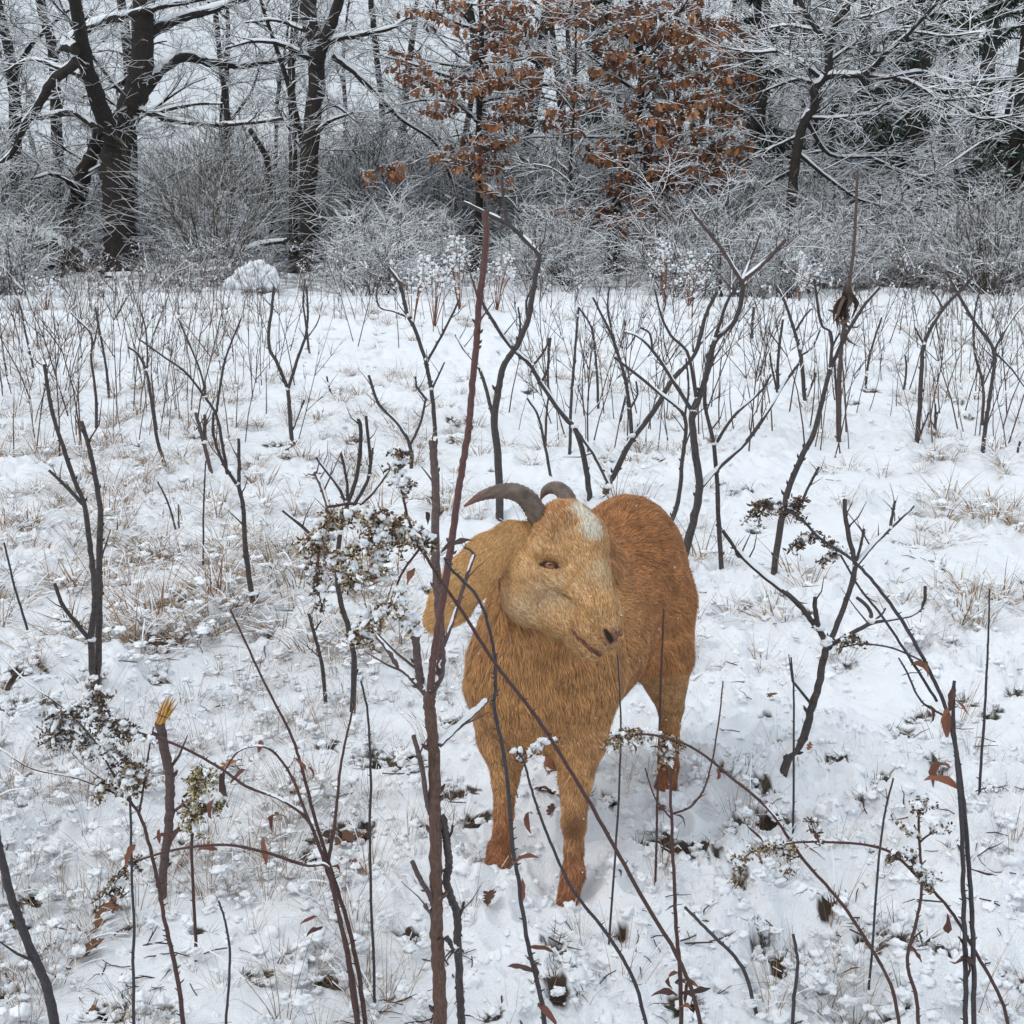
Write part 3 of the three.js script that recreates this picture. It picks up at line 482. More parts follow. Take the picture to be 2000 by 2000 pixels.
tracedTree('spreading_tree', 'crooked tree with wide level limbs heavy with snow, right of the oaks', 30, [
  [10, 7, 1548, 545, 1545, 440, 1552, 330, 1572, 235, 1590, 210, 1593, 170, 1615, 145, 1619, 91, 1637, 36, 1690, -30], [7, 4, 1619, 95, 1593, 54, 1561, 0, 1550, -40], [5, 1.5, 1595, 163, 1561, 156, 1530, 163, 1490, 180], [5, 1.5, 1602, 152, 1561, 120, 1525, 101, 1474, 103, 1420, 95],
  [7, 2, 1612, 148, 1650, 146, 1688, 145, 1731, 105, 1786, 54, 1825, 11, 1860, -30], [5, 1.5, 1690, 147, 1771, 159, 1843, 196, 1916, 232, 1980, 225], [4, 1.2, 1740, 150, 1800, 140, 1860, 160, 1980, 150], [4, 1.2, 1575, 235, 1619, 301, 1699, 308, 1753, 333, 1807, 344, 1862, 315, 1916, 279, 1990, 250], [4, 1.2, 1570, 260, 1530, 280, 1480, 300, 1430, 330], [4, 1.2, 1580, 230, 1640, 230, 1700, 220, 1760, 190, 1850, 215], [4, 1.2, 1620, 120, 1680, 80, 1750, 60, 1850, 70, 1930, 60], [4, 1.2, 1560, 300, 1620, 350, 1680, 390, 1730, 400, 1800, 390], [4, 1.2, 1555, 330, 1500, 360, 1460, 400], [4, 1.2, 1635, 40, 1700, 30, 1780, 0], [4, 1.2, 1595, 60, 1540, 50, 1480, 60], [3, 1, 1840, 196, 1900, 190, 1960, 180], [3, 1, 1750, 333, 1790, 380, 1850, 410]],
  { n: 6, len: 1.15, o: { jit: 0.17, lift: -0.012, rmin: 0.0065, snow: 0.0085, kids: [0, 3, 4] } });
seed(95);
for (const [name, label, d, limbs] of [
  ['t1', 'broad grey trunk behind the spreading tree, upper right', 40, [[17, 15, 1780, 530, 1785, 400, 1800, 200, 1805, 60, 1812, -60], [5, 2, 1800, 200, 1850, 150, 1900, 130]]],
  ['t2', 'dark straight trunk just right of the crooked spreading tree', 41, [[13, 11, 1690, 530, 1688, 400, 1686, 200, 1690, 60, 1694, -60], [5, 2, 1688, 200, 1730, 160, 1760, 150]]],
  ['t3', 'dark trunk rising behind the evergreens at the right edge', 42, [[15, 12, 1890, 530, 1905, 400, 1925, 200, 1940, 40, 1950, -60], [5, 2, 1920, 240, 1880, 200, 1840, 190]]],
  ['t4', 'slim dark trunk left of the crooked spreading tree', 41, [[8, 6, 1470, 530, 1480, 380, 1490, 200, 1496, 60, 1500, -60], [4, 1, 1488, 220, 1450, 180, 1420, 170]]],
  ['t5', 'slim grey trunk between the straight tree and the left oak', 42, [[7, 5, 760, 530, 752, 380, 745, 200, 730, 60, 720, -60], [5, 2, 748, 260, 790, 220, 812, 190, 815, 160], [4, 2, 812, 290, 780, 260, 765, 220]]],
  ['t6', 'slim dark trunk in the gap between the forked and straight trees', 44, [[7, 4, 452, 530, 450, 380, 446, 240, 430, 120, 420, 0, 415, -60], [4, 1, 446, 240, 490, 180, 510, 120]]]])
  tracedTree('bare_tree', label, d, limbs, { n: 4.5 });
// evergreens at the right
{
  seed(101);
  const NEED = [lin(34, 52, 40), lin(44, 64, 48), lin(28, 44, 36), lin(52, 70, 50)];
  const make = (label, x, d, hgt, from, wide, nb0) => {
    const base = V(x, H(x, -d, false), -d), t = thing('pine_tree', label, 'tree', base, undefined), tb = new MB(), nb = new MB(), sb = new MB();
    tb.tube([base.clone().setY(base.y - 0.2), base.clone().add(V(0.1, hgt * 0.5, 0)), base.clone().add(V(0, hgt, 0))], [0.2, 0.14, 0.03], 8, null, {}).build('trunk', M.treeBark, t);
    for (let i = 0; i < nb0; i++) {
      const f = from + (1 - from) * Math.pow(rnd(), 1.4), y = base.y + hgt * f, a = rnd() * 6.28, L = wide * (1.15 - f) * rr(0.7, 1.2), P = [], R = []; let p = V(base.x, y, base.z), dr = V(Math.cos(a), rr(0.0, 0.25), Math.sin(a));
      for (let k = 0; k <= 6; k++) { P.push(p.clone()); R.push(0.022 * (1 - k / 7)); dr.y -= 0.09; p = p.clone().addScaledVector(dr.clone().normalize(), L / 6); }
      nb.tube(P, R, 4, BARKS[0], { cap: false });
      for (let k = 1; k <= 6; k++) for (let s = 0; s < 5; s++) {
        const q = P[k].clone().add(V(rr(-0.12, 0.12), rr(-0.1, 0.06), rr(-0.12, 0.12))), c = NEED[Math.floor(rnd() * 4)];
        for (let e = 0; e < 9; e++) { const w = V(rr(-1, 1), rr(-1, 0.45), rr(-1, 1)).normalize(), Ln = rr(0.14, 0.28); nb.ribbon([q, q.clone().addScaledVector(w, Ln * 0.5), q.clone().addScaledVector(w, Ln).add(V(0, -0.03, 0))], [0.012, 0.013, 0.004], V(rr(-1, 1), rr(-1, 1), rr(-1, 1)), c); }
        if (rnd() < 0.22) sb.blob(q.clone().add(V(0, 0.05, 0)), rr(0.03, 0.075), null, { sq: 0.4, det: 0, rough: 0.4 });
      }
    }
    nb.build('crown', M.leaf, t); sb.build('snow', M.snow, t).userData = { kind: 'stuff' };
  };
  make('dark green pine at the right edge of the wood', 12.0, 33, 10, 0.14, 3.4, 76);
  make('dark green pine behind the spreading snowy limbs', 10.3, 36, 10, 0.14, 2.6, 56);
  make('dark green pine glimpsed behind the two oaks', 2.4, 42, 10, 0.3, 1.8, 26);
  make('dark green pine just left of the spreading tree', 6.6, 38, 9, 0.25, 1.8, 26);
}
// fallen logs under the forked tree, a snow-topped mound, fountain-shaped bushes
{
  seed(111);
  const log = (label, d, r0, r1, ...q) => { const P = [], n = q.length / 2, foot = at(q[0], q[1], d), t = thing('fallen_log', label, 'log', foot.clone()); for (let i = 0; i < n; i++) P.push(at(q[2 * i], q[2 * i + 1], d + i * 0.4)); const R = P.map((_, i) => lerp(r0, r1, i / (n - 1)) * scaleAt(520, d)); const [sp, sr] = smooth(P, R, 4); new MB().tube(sp, sr, 9, null, { rough: 0.2, rf: 5 }).build('wood', M.logBark, t); new MB().snow(sp, sr, { cross: 5, add: 0.03, h: 0.5 }).build('snow', M.snow, t); };
  log('dark log sloping down to the ground left of the forked trunk', 32, 15, 22, 15, 445, 72, 467, 120, 489, 165, 520);
  log('dark snow topped log lying at the foot of the forked trunk', 31, 14, 10, 205, 548, 290, 550, 365, 556);
  log('snowy broken bough leaning to the ground right of the forked tree', 33, 5, 7, 489, 254, 507, 283, 522, 312, 524, 340, 533, 380, 528, 450, 520, 520);
  log('thin fallen bough under the bushes right of the forked tree', 30, 6, 4, 430, 520, 500, 480, 560, 470);
  const bush = (label, px, py, stems, hgt, lean, cs) => {
    const g = gnd(px, py), base = V(g.x, H(g.x, g.z, false), g.z), t = thing('bush', label, 'bush', base, 'fountain shaped bushes'), b = new MB();
    for (let i = 0; i < stems; i++) { const a = rnd() * 6.28; grow(b, base.clone().add(V(Math.cos(a) * 0.2, -0.1, Math.sin(a) * 0.2)), V(Math.cos(a) * lean * rr(0.2, 1), 1, Math.sin(a) * lean * rr(0.2, 1)).normalize(), hgt * rr(0.7, 1.1), rr(0.008, 0.014), 2, { jit: 0.13, lift: -0.05, rmin: 0.0045, snow: 0.0015, patch: 0.35, bark: cs.map(times(rr(0.7, 1.4))), kids: [0, 3, 5], from: 0.35 }); }
    b.build('stems', M.mixed, t);
  };
  bush('olive brown bush with arching stems right of the forked trunk', 420, 548, 46, 3.1, 0.8, [0.075, 0.06, 0.036]);
  bush('olive brown bush between the left edge and the forked trunk', 100, 545, 26, 1.7, 0.8, [0.07, 0.056, 0.036]);
  bush('brown bush at the right edge of the wood', 1950, 575, 30, 2.0, 0.5, [0.07, 0.052, 0.038]);
  bush('low bush under the right oak', 1370, 560, 24, 1.8, 0.7, [0.05, 0.04, 0.034]);
  const g = gnd(500, 572), base = V(g.x, 0.0, g.z), t = thing('snow_mound', 'rounded white snow heap on a stump before the bushes', 'snow', base), b = new MB();
  for (const [x, y, r] of [[0.1, 0.5, 0.27], [-0.35, 0.45, 0.17], [0.4, 0.42, 0.2], [0.2, 0.68, 0.1], [-0.75, 0.2, 0.17], [-0.2, 0.25, 0.3], [0.55, 0.2, 0.18], [-0.1, 0.6, 0.14], [-0.5, 0.3, 0.2], [0.3, 0.3, 0.28]]) b.blob(base.clone().add(V(x * 0.62, y * 0.8, rr(-0.1, 0.1))), r * 0.85, null, { sq: 0.75, det: 2, rough: 0.24 });
  b.build('snow', M.snow, t).userData = { kind: 'stuff' };
}

// ---------- the goat ----------
{
  const A = V(-0.377, 0, 0.926), Lf = V(0.926, 0, 0.377), UPV = V(0, 1, 0);
  const smin = (a, b, k) => { const h = Math.max(k - Math.abs(a - b), 0) / k; return Math.min(a, b) - h * h * k * 0.25; };
  const smax = (a, b, k) => -smin(-a, -b, k);
  const J = (px, py, d, r) => { const p = at(px, py, d); p.r = r; return p; };
  const cone = (p, a, b) => { const bx = b.x - a.x, by = b.y - a.y, bz = b.z - a.z, px = p.x - a.x, py = p.y - a.y, pz = p.z - a.z, h = clamp((px * bx + py * by + pz * bz) / (bx * bx + by * by + bz * bz + 1e-12), 0, 1), x = px - bx * h, y = py - by * h, z = pz - bz * h; return Math.sqrt(x * x + y * y + z * z) - (a.r + (b.r - a.r) * h); };
  const chain = (p, c, k) => { let d = 1e9; for (let i = 0; i < c.length - 1; i++) d = smin(d, cone(p, c[i], c[i + 1]), k); return d; };
  const ell = (p, e) => { const dx = p.x - e.x, dy = p.y - e.y, dz = p.z - e.z, l = (dx * Lf.x + dz * Lf.z), a = (dx * A.x + dz * A.z), ql = l / e.R[0], qv = dy / e.R[1], qa = a / e.R[2], k0 = Math.sqrt(ql * ql + qv * qv + qa * qa), k1 = Math.sqrt((ql / e.R[0]) ** 2 + (qv / e.R[1]) ** 2 + (qa / e.R[2]) ** 2); return k1 < 1e-9 ? -0.1 : k0 * (k0 - 1) / k1; };
  const E = (px, py, d, ...R) => { const p = at(px, py, d); p.R = R; return p; };
  const bodyE = [E(1048, 1312, 2.72, 0.125, 0.17, 0.15), E(1132, 1225, 2.9, 0.158, 0.2, 0.26), E(1222, 1130, 3.1, 0.14, 0.198, 0.19), E(1110, 1160, 2.86, 0.08, 0.15, 0.15)];
  const legs = [
    [J(1128, 1330, 2.72, 0.095), J(1130, 1440, 2.66, 0.06), J(1124, 1525, 2.59, 0.032), J(1121, 1610, 2.555, 0.022), J(1121, 1660, 2.545, 0.0165), J(1120, 1706, 2.54, 0.0215), J(1109, 1758, 2.52, 0.021)],
    [J(992, 1345, 2.78, 0.095), J(988, 1440, 2.76, 0.062), J(987, 1520, 2.73, 0.027), J(984, 1590, 2.71, 0.0185), J(982, 1620, 2.7, 0.0175), J(975, 1660, 2.69, 0.0225), J(969, 1700, 2.66, 0.026)],
    [J(1270, 1185, 3.12, 0.11), J(1292, 1285, 3.02, 0.072), J(1310, 1380, 3.12, 0.03), J(1309, 1440, 3.12, 0.0195), J(1306, 1495, 3.11, 0.0225), J(1300, 1540, 3.085, 0.026)],
    [J(1175, 1205, 3.2, 0.1), J(1140, 1320, 3.06, 0.066), J(1096, 1430, 3.2, 0.034), J(1088, 1470, 3.19, 0.024), J(1081, 1510, 3.18, 0.027), J(1077, 1545, 3.15, 0.031)]];
  const tail = [J(1250, 1010, 3.27, 0.03), J(1265, 1060, 3.34, 0.026), J(1262, 1120, 3.36, 0.016)];
  const neck = [[J(1100, 1130, 2.83, 0.115), J(1070, 1095, 2.65, 0.074)], [J(1032, 1300, 2.69, 0.118), J(1040, 1200, 2.65, 0.084), J(1045, 1120, 2.59, 0.076)]];
  const face = [
    [J(1106, 1047, 2.555, 0.06), J(1128, 1062, 2.535, 0.054), J(1141, 1128, 2.495, 0.046), J(1172, 1198, 2.446, 0.035), J(1187, 1228, 2.43, 0.0285)],
    [J(1054, 1133, 2.522, 0.057), J(1040, 1165, 2.53, 0.05), J(1108, 1212, 2.487, 0.037), J(1150, 1243, 2.452, 0.033), J(1164, 1256, 2.445, 0.0265)],
    [J(1135, 1120, 2.575, 0.052), J(1130, 1200, 2.53, 0.04), J(1160, 1245, 2.46, 0.026)],
    [J(1106, 1047, 2.555, 0.06), J(1060, 1110, 2.545, 0.058)]];
  const earN = V(0.2, 0.25, 0.95).normalize(), S = 4.2;
  const ear1 = [J(1032, 1040, 2.54, 0.024), J(998, 1053, 2.515, 0.033), J(952, 1086, 2.495, 0.041), J(914, 1130, 2.485, 0.045), J(882, 1176, 2.482, 0.041), J(857, 1208, 2.48, 0.031)];
  const ear2 = [J(1150, 1040, 2.62, 0.02), J(1150, 1075, 2.68, 0.032), J(1140, 1130, 2.71, 0.036), J(1130, 1180, 2.715, 0.024)], earN2 = V(0.8, 0.1, -0.6).normalize();
  const flat = (p, c, n) => { let d = 1e9; for (let i = 0; i < c.length - 1; i++) { const a = c[i], b = c[i + 1]; let px = p.x - a.x, py = p.y - a.y, pz = p.z - a.z, bx = b.x - a.x, by = b.y - a.y, bz = b.z - a.z; const dp = (px * n.x + py * n.y + pz * n.z) * (S - 1), db = (bx * n.x + by * n.y + bz * n.z) * (S - 1); px += n.x * dp; py += n.y * dp; pz += n.z * dp; bx += n.x * db; by += n.y * db; bz += n.z * db; const h = clamp((px * bx + py * by + pz * bz) / (bx * bx + by * by + bz * bz), 0, 1), x = px - bx * h, y = py - by * h, z = pz - bz * h; d = smin(d, Math.sqrt(x * x + y * y + z * z) - (a.r + (b.r - a.r) * h), 0.02); } return d / 2.2; };
  const add = [], cut = [];     // details found on the surface: lids, lips / mouth line, nostril
  const dBody = (p) => { let d = 1e9; for (const e of bodyE) d = smin(d, ell(p, e), 0.07); return d; };
  const dNeck = (p) => smin(chain(p, neck[0], 0.05), chain(p, neck[1], 0.05), 0.06);
  const dLegs = (p) => { let d = 1e9; for (const l of legs) { const q = l[3]; if (Math.abs(p.x - q.x) + Math.abs(p.z - q.z) > 0.75) continue; d = Math.min(d, chain(p, l, 0.012)); } return d; };
  const dFace = (p) => { let d = 1e9; for (const c of face) d = smin(d, chain(p, c, 0.02), 0.028); return d; };
  const HC = at(1110, 1130, 2.52);
  function sdf(p) {
    let d = dBody(p);
    d = smin(d, dNeck(p), 0.06); d = smin(d, dLegs(p), 0.045); d = smin(d, chain(p, tail, 0.02), 0.03);
    const hx = p.x - HC.x, hy = p.y - HC.y, hz = p.z - HC.z;
    if (hx * hx + hy * hy + hz * hz < 0.2) {
      let f = dFace(p); for (const c of add) f = smin(f, chain(p, c, 0.004), 0.007); for (const c of cut) f = smax(f, -chain(p, c, 0.003), 0.005);
      d = smin(d, f, 0.035); d = smin(d, flat(p, ear1, earN), 0.018); d = smin(d, flat(p, ear2, earN2), 0.018);
    }
    return d;
  }
  const grad = (p, e = 0.0015) => { const q = V(), f = (x, y, z) => sdf(q.set(p.x + x * e, p.y + y * e, p.z + z * e)); const a = f(1, -1, -1), b = f(-1, -1, 1), c = f(-1, 1, -1), d = f(1, 1, 1); return V(a - b - c + d, -a - b + c + d, -a + b - c + d).normalize(); };
  function hit(px, py) { const o = V(0, EYE, 0), e = at(px, py, 2.5).sub(o).normalize(), p = V(); let t = 2.2; for (let i = 0; i < 160; i++) { p.copy(o).addScaledVector(e, t); const d = sdf(p); if (d < 2e-4) break; t += d * 0.5; } return { p: p.clone(), n: grad(p) }; }
  const onFace = (list, r, off = 0) => list.map(([x, y, k]) => { const h = hit(x, y), q = h.p.addScaledVector(h.n, off); q.r = r * (k ?? 1); return q; });
  const eyeHit = hit(1075, 1103);
  const brow = onFace([[1050, 1088], [1070, 1081], [1090, 1084], [1104, 1098]], 0.010, -0.002);
  const mouth = onFace([[1122, 1238, 0.7], [1142, 1256], [1160, 1271], [1178, 1280], [1190, 1281]], 0.0038, 0.001), nostril = onFace([[1182, 1232, 0.7], [1188, 1241], [1195, 1254, 0.7]], 0.0042, 0.001), philtrum = onFace([[1206, 1246], [1200, 1262], [1192, 1276]], 0.002, 0.0005);
  const lipU = onFace([[1135, 1243], [1160, 1258], [1182, 1268]], 0.007, -0.003), nosePad = onFace([[1192, 1232], [1204, 1240]], 0.008, -0.005), nw = onFace([[1180, 1246], [1188, 1256]], 0.006, -0.003);
    const slit = onFace([[1057, 1103, 0.55], [1066, 1102], [1080, 1104, 1.05], [1091, 1108, 0.75], [1099, 1114, 0.4]], 0.0068, 0.0006);
  const crest = onFace([[1052, 1128, 0.8], [1085, 1140], [1120, 1160], [1140, 1185, 0.7]], 0.011, -0.005), tear = onFace([[1099, 1114], [1103, 1120, 0.6], [1106, 1128, 0.3]], 0.0024, 0.001), chinHair = onFace([[1150, 1275], [1168, 1282]], 0.008, -0.004);
  cut.push(tear); add.push(brow, crest, chinHair, lipU, nosePad, nw); cut.push(mouth, nostril, philtrum, slit);
  // surface nets on a grid that is finer round the head
  const axis = (a, b, f0, f1) => { const o = []; for (let v = a; v < b; v += v > f0 && v < f1 ? 0.0029 : 0.0065) o.push(v); return o; };
  const gx = axis(-0.26, 0.52, -0.2, 0.22), gy = axis(-0.05, 0.93, 0.56, 0.9), gz = axis(-3.44, -2.36, -2.64, -2.36), nx = gx.length, ny = gy.length, nz = gz.length, fld = new Float32Array(nx * ny * nz).fill(1), p = V(), BK = 7;
  for (let i = 0; i < nx; i += BK) for (let j = 0; j < ny; j += BK) for (let k = 0; k < nz; k += BK) {
    const i1 = Math.min(nx, i + BK), j1 = Math.min(ny, j + BK), k1 = Math.min(nz, k + BK), a = V(gx[i], gy[j], gz[k]), b = V(gx[i1 - 1], gy[j1 - 1], gz[k1 - 1]), hd = a.distanceTo(b) / 2, d = sdf(p.addVectors(a, b).multiplyScalar(0.5));
    const skip = Math.abs(d) > hd * 1.15 + 0.008;
    for (let x = i; x < i1; x++) for (let y = j; y < j1; y++) for (let z = k; z < k1; z++) fld[(x * ny + y) * nz + z] = skip ? d : sdf(p.set(gx[x], gy[y], gz[z]));
  }
  const idx = new Int32Array(nx * ny * nz).fill(-1), pos = [], ind = [];
  for (let x = 0; x < nx - 1; x++) for (let y = 0; y < ny - 1; y++) for (let z = 0; z < nz - 1; z++) {
    const o = (x * ny + y) * nz + z, c = [fld[o], fld[o + 1], fld[o + nz], fld[o + nz + 1], fld[o + ny * nz], fld[o + ny * nz + 1], fld[o + ny * nz + nz], fld[o + ny * nz + nz + 1]];
    let m = 0; for (let e = 0; e < 8; e++) if (c[e] < 0) m |= 1 << e; if (m === 0 || m === 255) continue;
    let sx = 0, sy = 0, sz = 0, n = 0;
    for (let e = 0; e < 8; e++) for (const bit of [1, 2, 4]) { const f = e | bit; if (f === e || (c[e] < 0) === (c[f] < 0)) continue; const t = c[e] / (c[e] - c[f]); sx += (e & 4 ? 1 : 0) + (bit === 4 ? t : 0); sy += (e & 2 ? 1 : 0) + (bit === 2 ? t : 0); sz += (e & 1) + (bit === 1 ? t : 0); n++; }
    sx /= n; sy /= n; sz /= n; idx[o] = pos.length / 3; pos.push(lerp(gx[x], gx[x + 1], sx), lerp(gy[y], gy[y + 1], sy), lerp(gz[z], gz[z + 1], sz));
  }
  const sX = ny * nz, sY = nz, quad = (a, b, c, d, flip) => { if (a < 0 || b < 0 || c < 0 || d < 0) return; flip ? ind.push(a, c, b, a, d, c) : ind.push(a, b, c, a, c, d); };
  for (let x = 1; x < nx - 1; x++) for (let y = 1; y < ny - 1; y++) for (let z = 1; z < nz - 1; z++) {
    const o = x * sX + y * sY + z, s = fld[o] < 0;
    if (s !== fld[o + sX] < 0) quad(idx[o - sY - 1], idx[o - 1], idx[o], idx[o - sY], s ? false : true);
    if (s !== fld[o + sY] < 0) quad(idx[o - sX - 1], idx[o - sX], idx[o], idx[o - 1], s ? false : true);
    if (s !== fld[o + 1] < 0) quad(idx[o - sX - sY], idx[o - sY], idx[o], idx[o - sX], s ? false : true);
  }
  // coat colours
  const cBack = lin(174, 116, 68), cFlank = lin(188, 130, 80), cChest = lin(202, 148, 94), cFace = lin(214, 162, 104), cPale = lin(238, 214, 176), cWhite = lin(240, 228, 208), cLeg = lin(200, 150, 100), cRed = lin(166, 108, 72), cEar = lin(214, 166, 110), cPoll = lin(190, 130, 76), cPink = lin(150, 102, 84), cDark = lin(58, 40, 36), cKnee = lin(128, 82, 48);
  const mix = (a, b, t) => a.map((e, i) => e + (b[i] - e) * t);
  const Q = {}; for (const [k, x, y, d] of [['blaze', 1142, 1005, 2.5], ['blaze2', 1158, 1040, 2.5], ['bridge', 1176, 1120, 2.46], ['cheek', 1075, 1165, 2.46], ['cheek2', 1010, 1190, 2.5], ['eyeF', 1110, 1130, 2.46], ['poll', 1090, 1000, 2.52], ['nose', 1196, 1246, 2.41], ['mouthQ', 1125, 1236, 2.44], ['kneeL', 1122, 1612, 2.53]]) { Q[k] = hit(x, y).p; }
  const lobe = (p, q, r) => { const d = p.distanceTo(q) / r; return Math.exp(-d * d); };
  const nearChain = (p, c) => { let d = 1e9; for (let i = 0; i < c.length - 1; i++) d = Math.min(d, cone(p, c[i], c[i + 1])); return d; };
  const region = (p) => { const f = dFace(p), e = Math.min(flat(p, ear1, earN), flat(p, ear2, earN2)), b = Math.min(dBody(p), dNeck(p)), l = dLegs(p); const m = Math.min(f, e, b, l); return m === e ? 'ear' : m === f ? 'face' : m === l && p.y < 0.36 ? 'leg' : m === dNeck(p) ? 'neck' : 'body'; };
  function coat(p, rg) {
    const w = 0.4 * n3(p.x * 17, p.y * 17, p.z * 17) + 0.4 * n3(p.x * 60, p.y * 60, p.z * 60);
    let c;
    if (rg === 'face') {
      c = mix(cFace, cPoll, clamp(1.1 * lobe(p, Q.poll, 0.055) , 0, 1));
      c = mix(c, cPale, clamp(0.45 * lobe(p, Q.cheek, 0.042) + 0.4 * lobe(p, Q.cheek2, 0.035) + 0.5 * lobe(p, Q.bridge, 0.035) + 0.4 * w, 0, 0.7));
      c = mix(c, cWhite, clamp(1.5 * lobe(p, Q.blaze, 0.02) + 1.4 * lobe(p, Q.blaze2, 0.021) - 0.12 + 0.25 * w, 0, 1));
      c = mix(c, mix(cPink, cDark, 0.3), clamp(1.3 * lobe(p, Q.nose, 0.016), 0, 0.85)); c = mix(c, cRed, clamp(0.8 * lobe(p, Q.mouthQ, 0.016), 0, 0.7));
      for (const [ch, r, col] of [[mouth, 0.0055, mix(cPink, cDark, 0.25)], [nostril, 0.0045, cDark], [slit, 0.0028, cDark], [tear, 0.001, cKnee]]) { const d = nearChain(p, ch); if (d < r) c = mix(c, col, sstep(r, 0, d)); }
    } else if (rg === 'ear') c = mix(cEar, cFace, clamp(0.4 + w, 0, 1));
    else if (rg === 'leg') { c = mix(cLeg, cRed, clamp(sstep(0.2, 0.06, p.y) + 0.3 * w, 0, 1)); c = mix(c, cKnee, clamp(lobe(p, Q.kneeL, 0.026), 0, 0.8)); }
    else { const back = sstep(-2.72, -3.0, p.z) * sstep(0.38, 0.56, p.y); c = mix(mix(cChest, cFlank, sstep(-2.7, -2.85, p.z)), cBack, clamp(back + 0.25 * w, 0, 1)); }
    return c;
  }
  const foot = V(0.14, 0, -2.82), goat = thing('goat', 'tan goat with curved horns and hanging ears standing in the snow', 'goat', foot);
  const nv = pos.length / 3, nor = new Float32Array(nv * 3), col = new Float32Array(nv * 3), uv = new Float32Array(nv * 2), pp = new Float32Array(nv * 3), rgs = [];
  for (let i = 0; i < nv; i++) { p.set(pos[i * 3], pos[i * 3 + 1], pos[i * 3 + 2]); const n = grad(p); nor.set([n.x, n.y, n.z], i * 3); const rg = region(p); rgs.push(rg); col.set(coat(p, rg).map((e) => e * 0.8), i * 3); uv[i * 2] = p.x * 6 + p.z * 4; uv[i * 2 + 1] = p.y * 6; pp.set([p.x - foot.x, p.y - foot.y, p.z - foot.z], i * 3); }
  const g = new THREE.BufferGeometry(); g.setAttribute('position', new THREE.BufferAttribute(pp, 3)); g.setAttribute('normal', new THREE.BufferAttribute(nor, 3)); g.setAttribute('color', new THREE.BufferAttribute(col, 3)); g.setAttribute('uv', new THREE.BufferAttribute(uv, 2)); g.setIndex(ind);
  const body = new THREE.Mesh(g, new THREE.MeshStandardMaterial({ vertexColors: true, roughness: 0.95 })); body.name = 'body'; body.castShadow = body.receiveShadow = true; goat.add(body);
  // fur: hairs lying along the coat
  seed(201);
  const blade = (() => { const b = new MB(), P = [], W = []; for (let k = 0; k <= 3; k++) { const t = k / 3; P.push(V(0, t, 0.16 * Math.sin(t * 2.6) - 0.1 * t * t)); W.push(0.5 * (k === 3 ? 0.08 : 1 - 0.35 * t)); } b.ribbon(P, W, V(1, 0, 0), null); return b.geo(); })();
  const nt = ind.length / 3, cum = new Float64Array(nt), a = V(), b = V(), c = V(), v3 = (o, i) => o.set(pos[i * 3], pos[i * 3 + 1], pos[i * 3 + 2]); let total = 0;
  const dens = { face: 3.6, ear: 1.5, leg: 1.3, neck: 1.3, body: 1.3 };
  for (let t = 0; t < nt; t++) { v3(a, ind[t * 3]); v3(b, ind[t * 3 + 1]); v3(c, ind[t * 3 + 2]); total += V().crossVectors(b.clone().sub(a), c.clone().sub(a)).length() * dens[rgs[ind[t * 3]]]; cum[t] = total; }
  const NF = 300000, fur = new THREE.InstancedMesh(blade, new THREE.MeshStandardMaterial({ color: 0xffffff, roughness: 0.7, side: THREE.DoubleSide }), NF); fur.name = 'fur'; fur.userData = { kind: 'stuff' }; fur.castShadow = fur.receiveShadow = true;
  const noseDir = face[0][4].clone().sub(face[0][0]).normalize(), earDir = ear1[5].clone().sub(ear1[0]).normalize(), m4 = new THREE.Matrix4(), X = V(), Y = V(), Z = V(), f = V(), colr = new THREE.Color();
  const eS = hit(1096, 1110).p.sub(hit(1054, 1102).p).normalize(), eU = V().crossVectors(eyeHit.n, eS), inEye = (q) => { const x = (q.x - eyeHit.p.x) * eS.x + (q.y - eyeHit.p.y) * eS.y + (q.z - eyeHit.p.z) * eS.z, y = (q.x - eyeHit.p.x) * eU.x + (q.y - eyeHit.p.y) * eU.y + (q.z - eyeHit.p.z) * eU.z; return (x / 0.024) ** 2 + ((y + 0.001) / 0.0095) ** 2 < 1 && q.distanceTo(eyeHit.p) < 0.03; };
  let made = 0, guard = 0;
  while (made < NF && guard++ < NF * 2) {
    const r = rnd() * total; let lo = 0, hi = nt - 1; while (lo < hi) { const m = (lo + hi) >> 1; cum[m] < r ? lo = m + 1 : hi = m; }
    const i0 = ind[lo * 3], i1 = ind[lo * 3 + 1], i2 = ind[lo * 3 + 2]; let u = rnd(), v = rnd(); if (u + v > 1) { u = 1 - u; v = 1 - v; } const w = 1 - u - v;
    v3(a, i0).multiplyScalar(w); a.addScaledVector(v3(b, i1), u); a.addScaledVector(v3(c, i2), v);
    Z.set(nor[i0 * 3] * w + nor[i1 * 3] * u + nor[i2 * 3] * v, nor[i0 * 3 + 1] * w + nor[i1 * 3 + 1] * u + nor[i2 * 3 + 1] * v, nor[i0 * 3 + 2] * w + nor[i1 * 3 + 2] * u + nor[i2 * 3 + 2] * v).normalize();
    const rg = rgs[i0]; let len, wid, lift = 0.3;
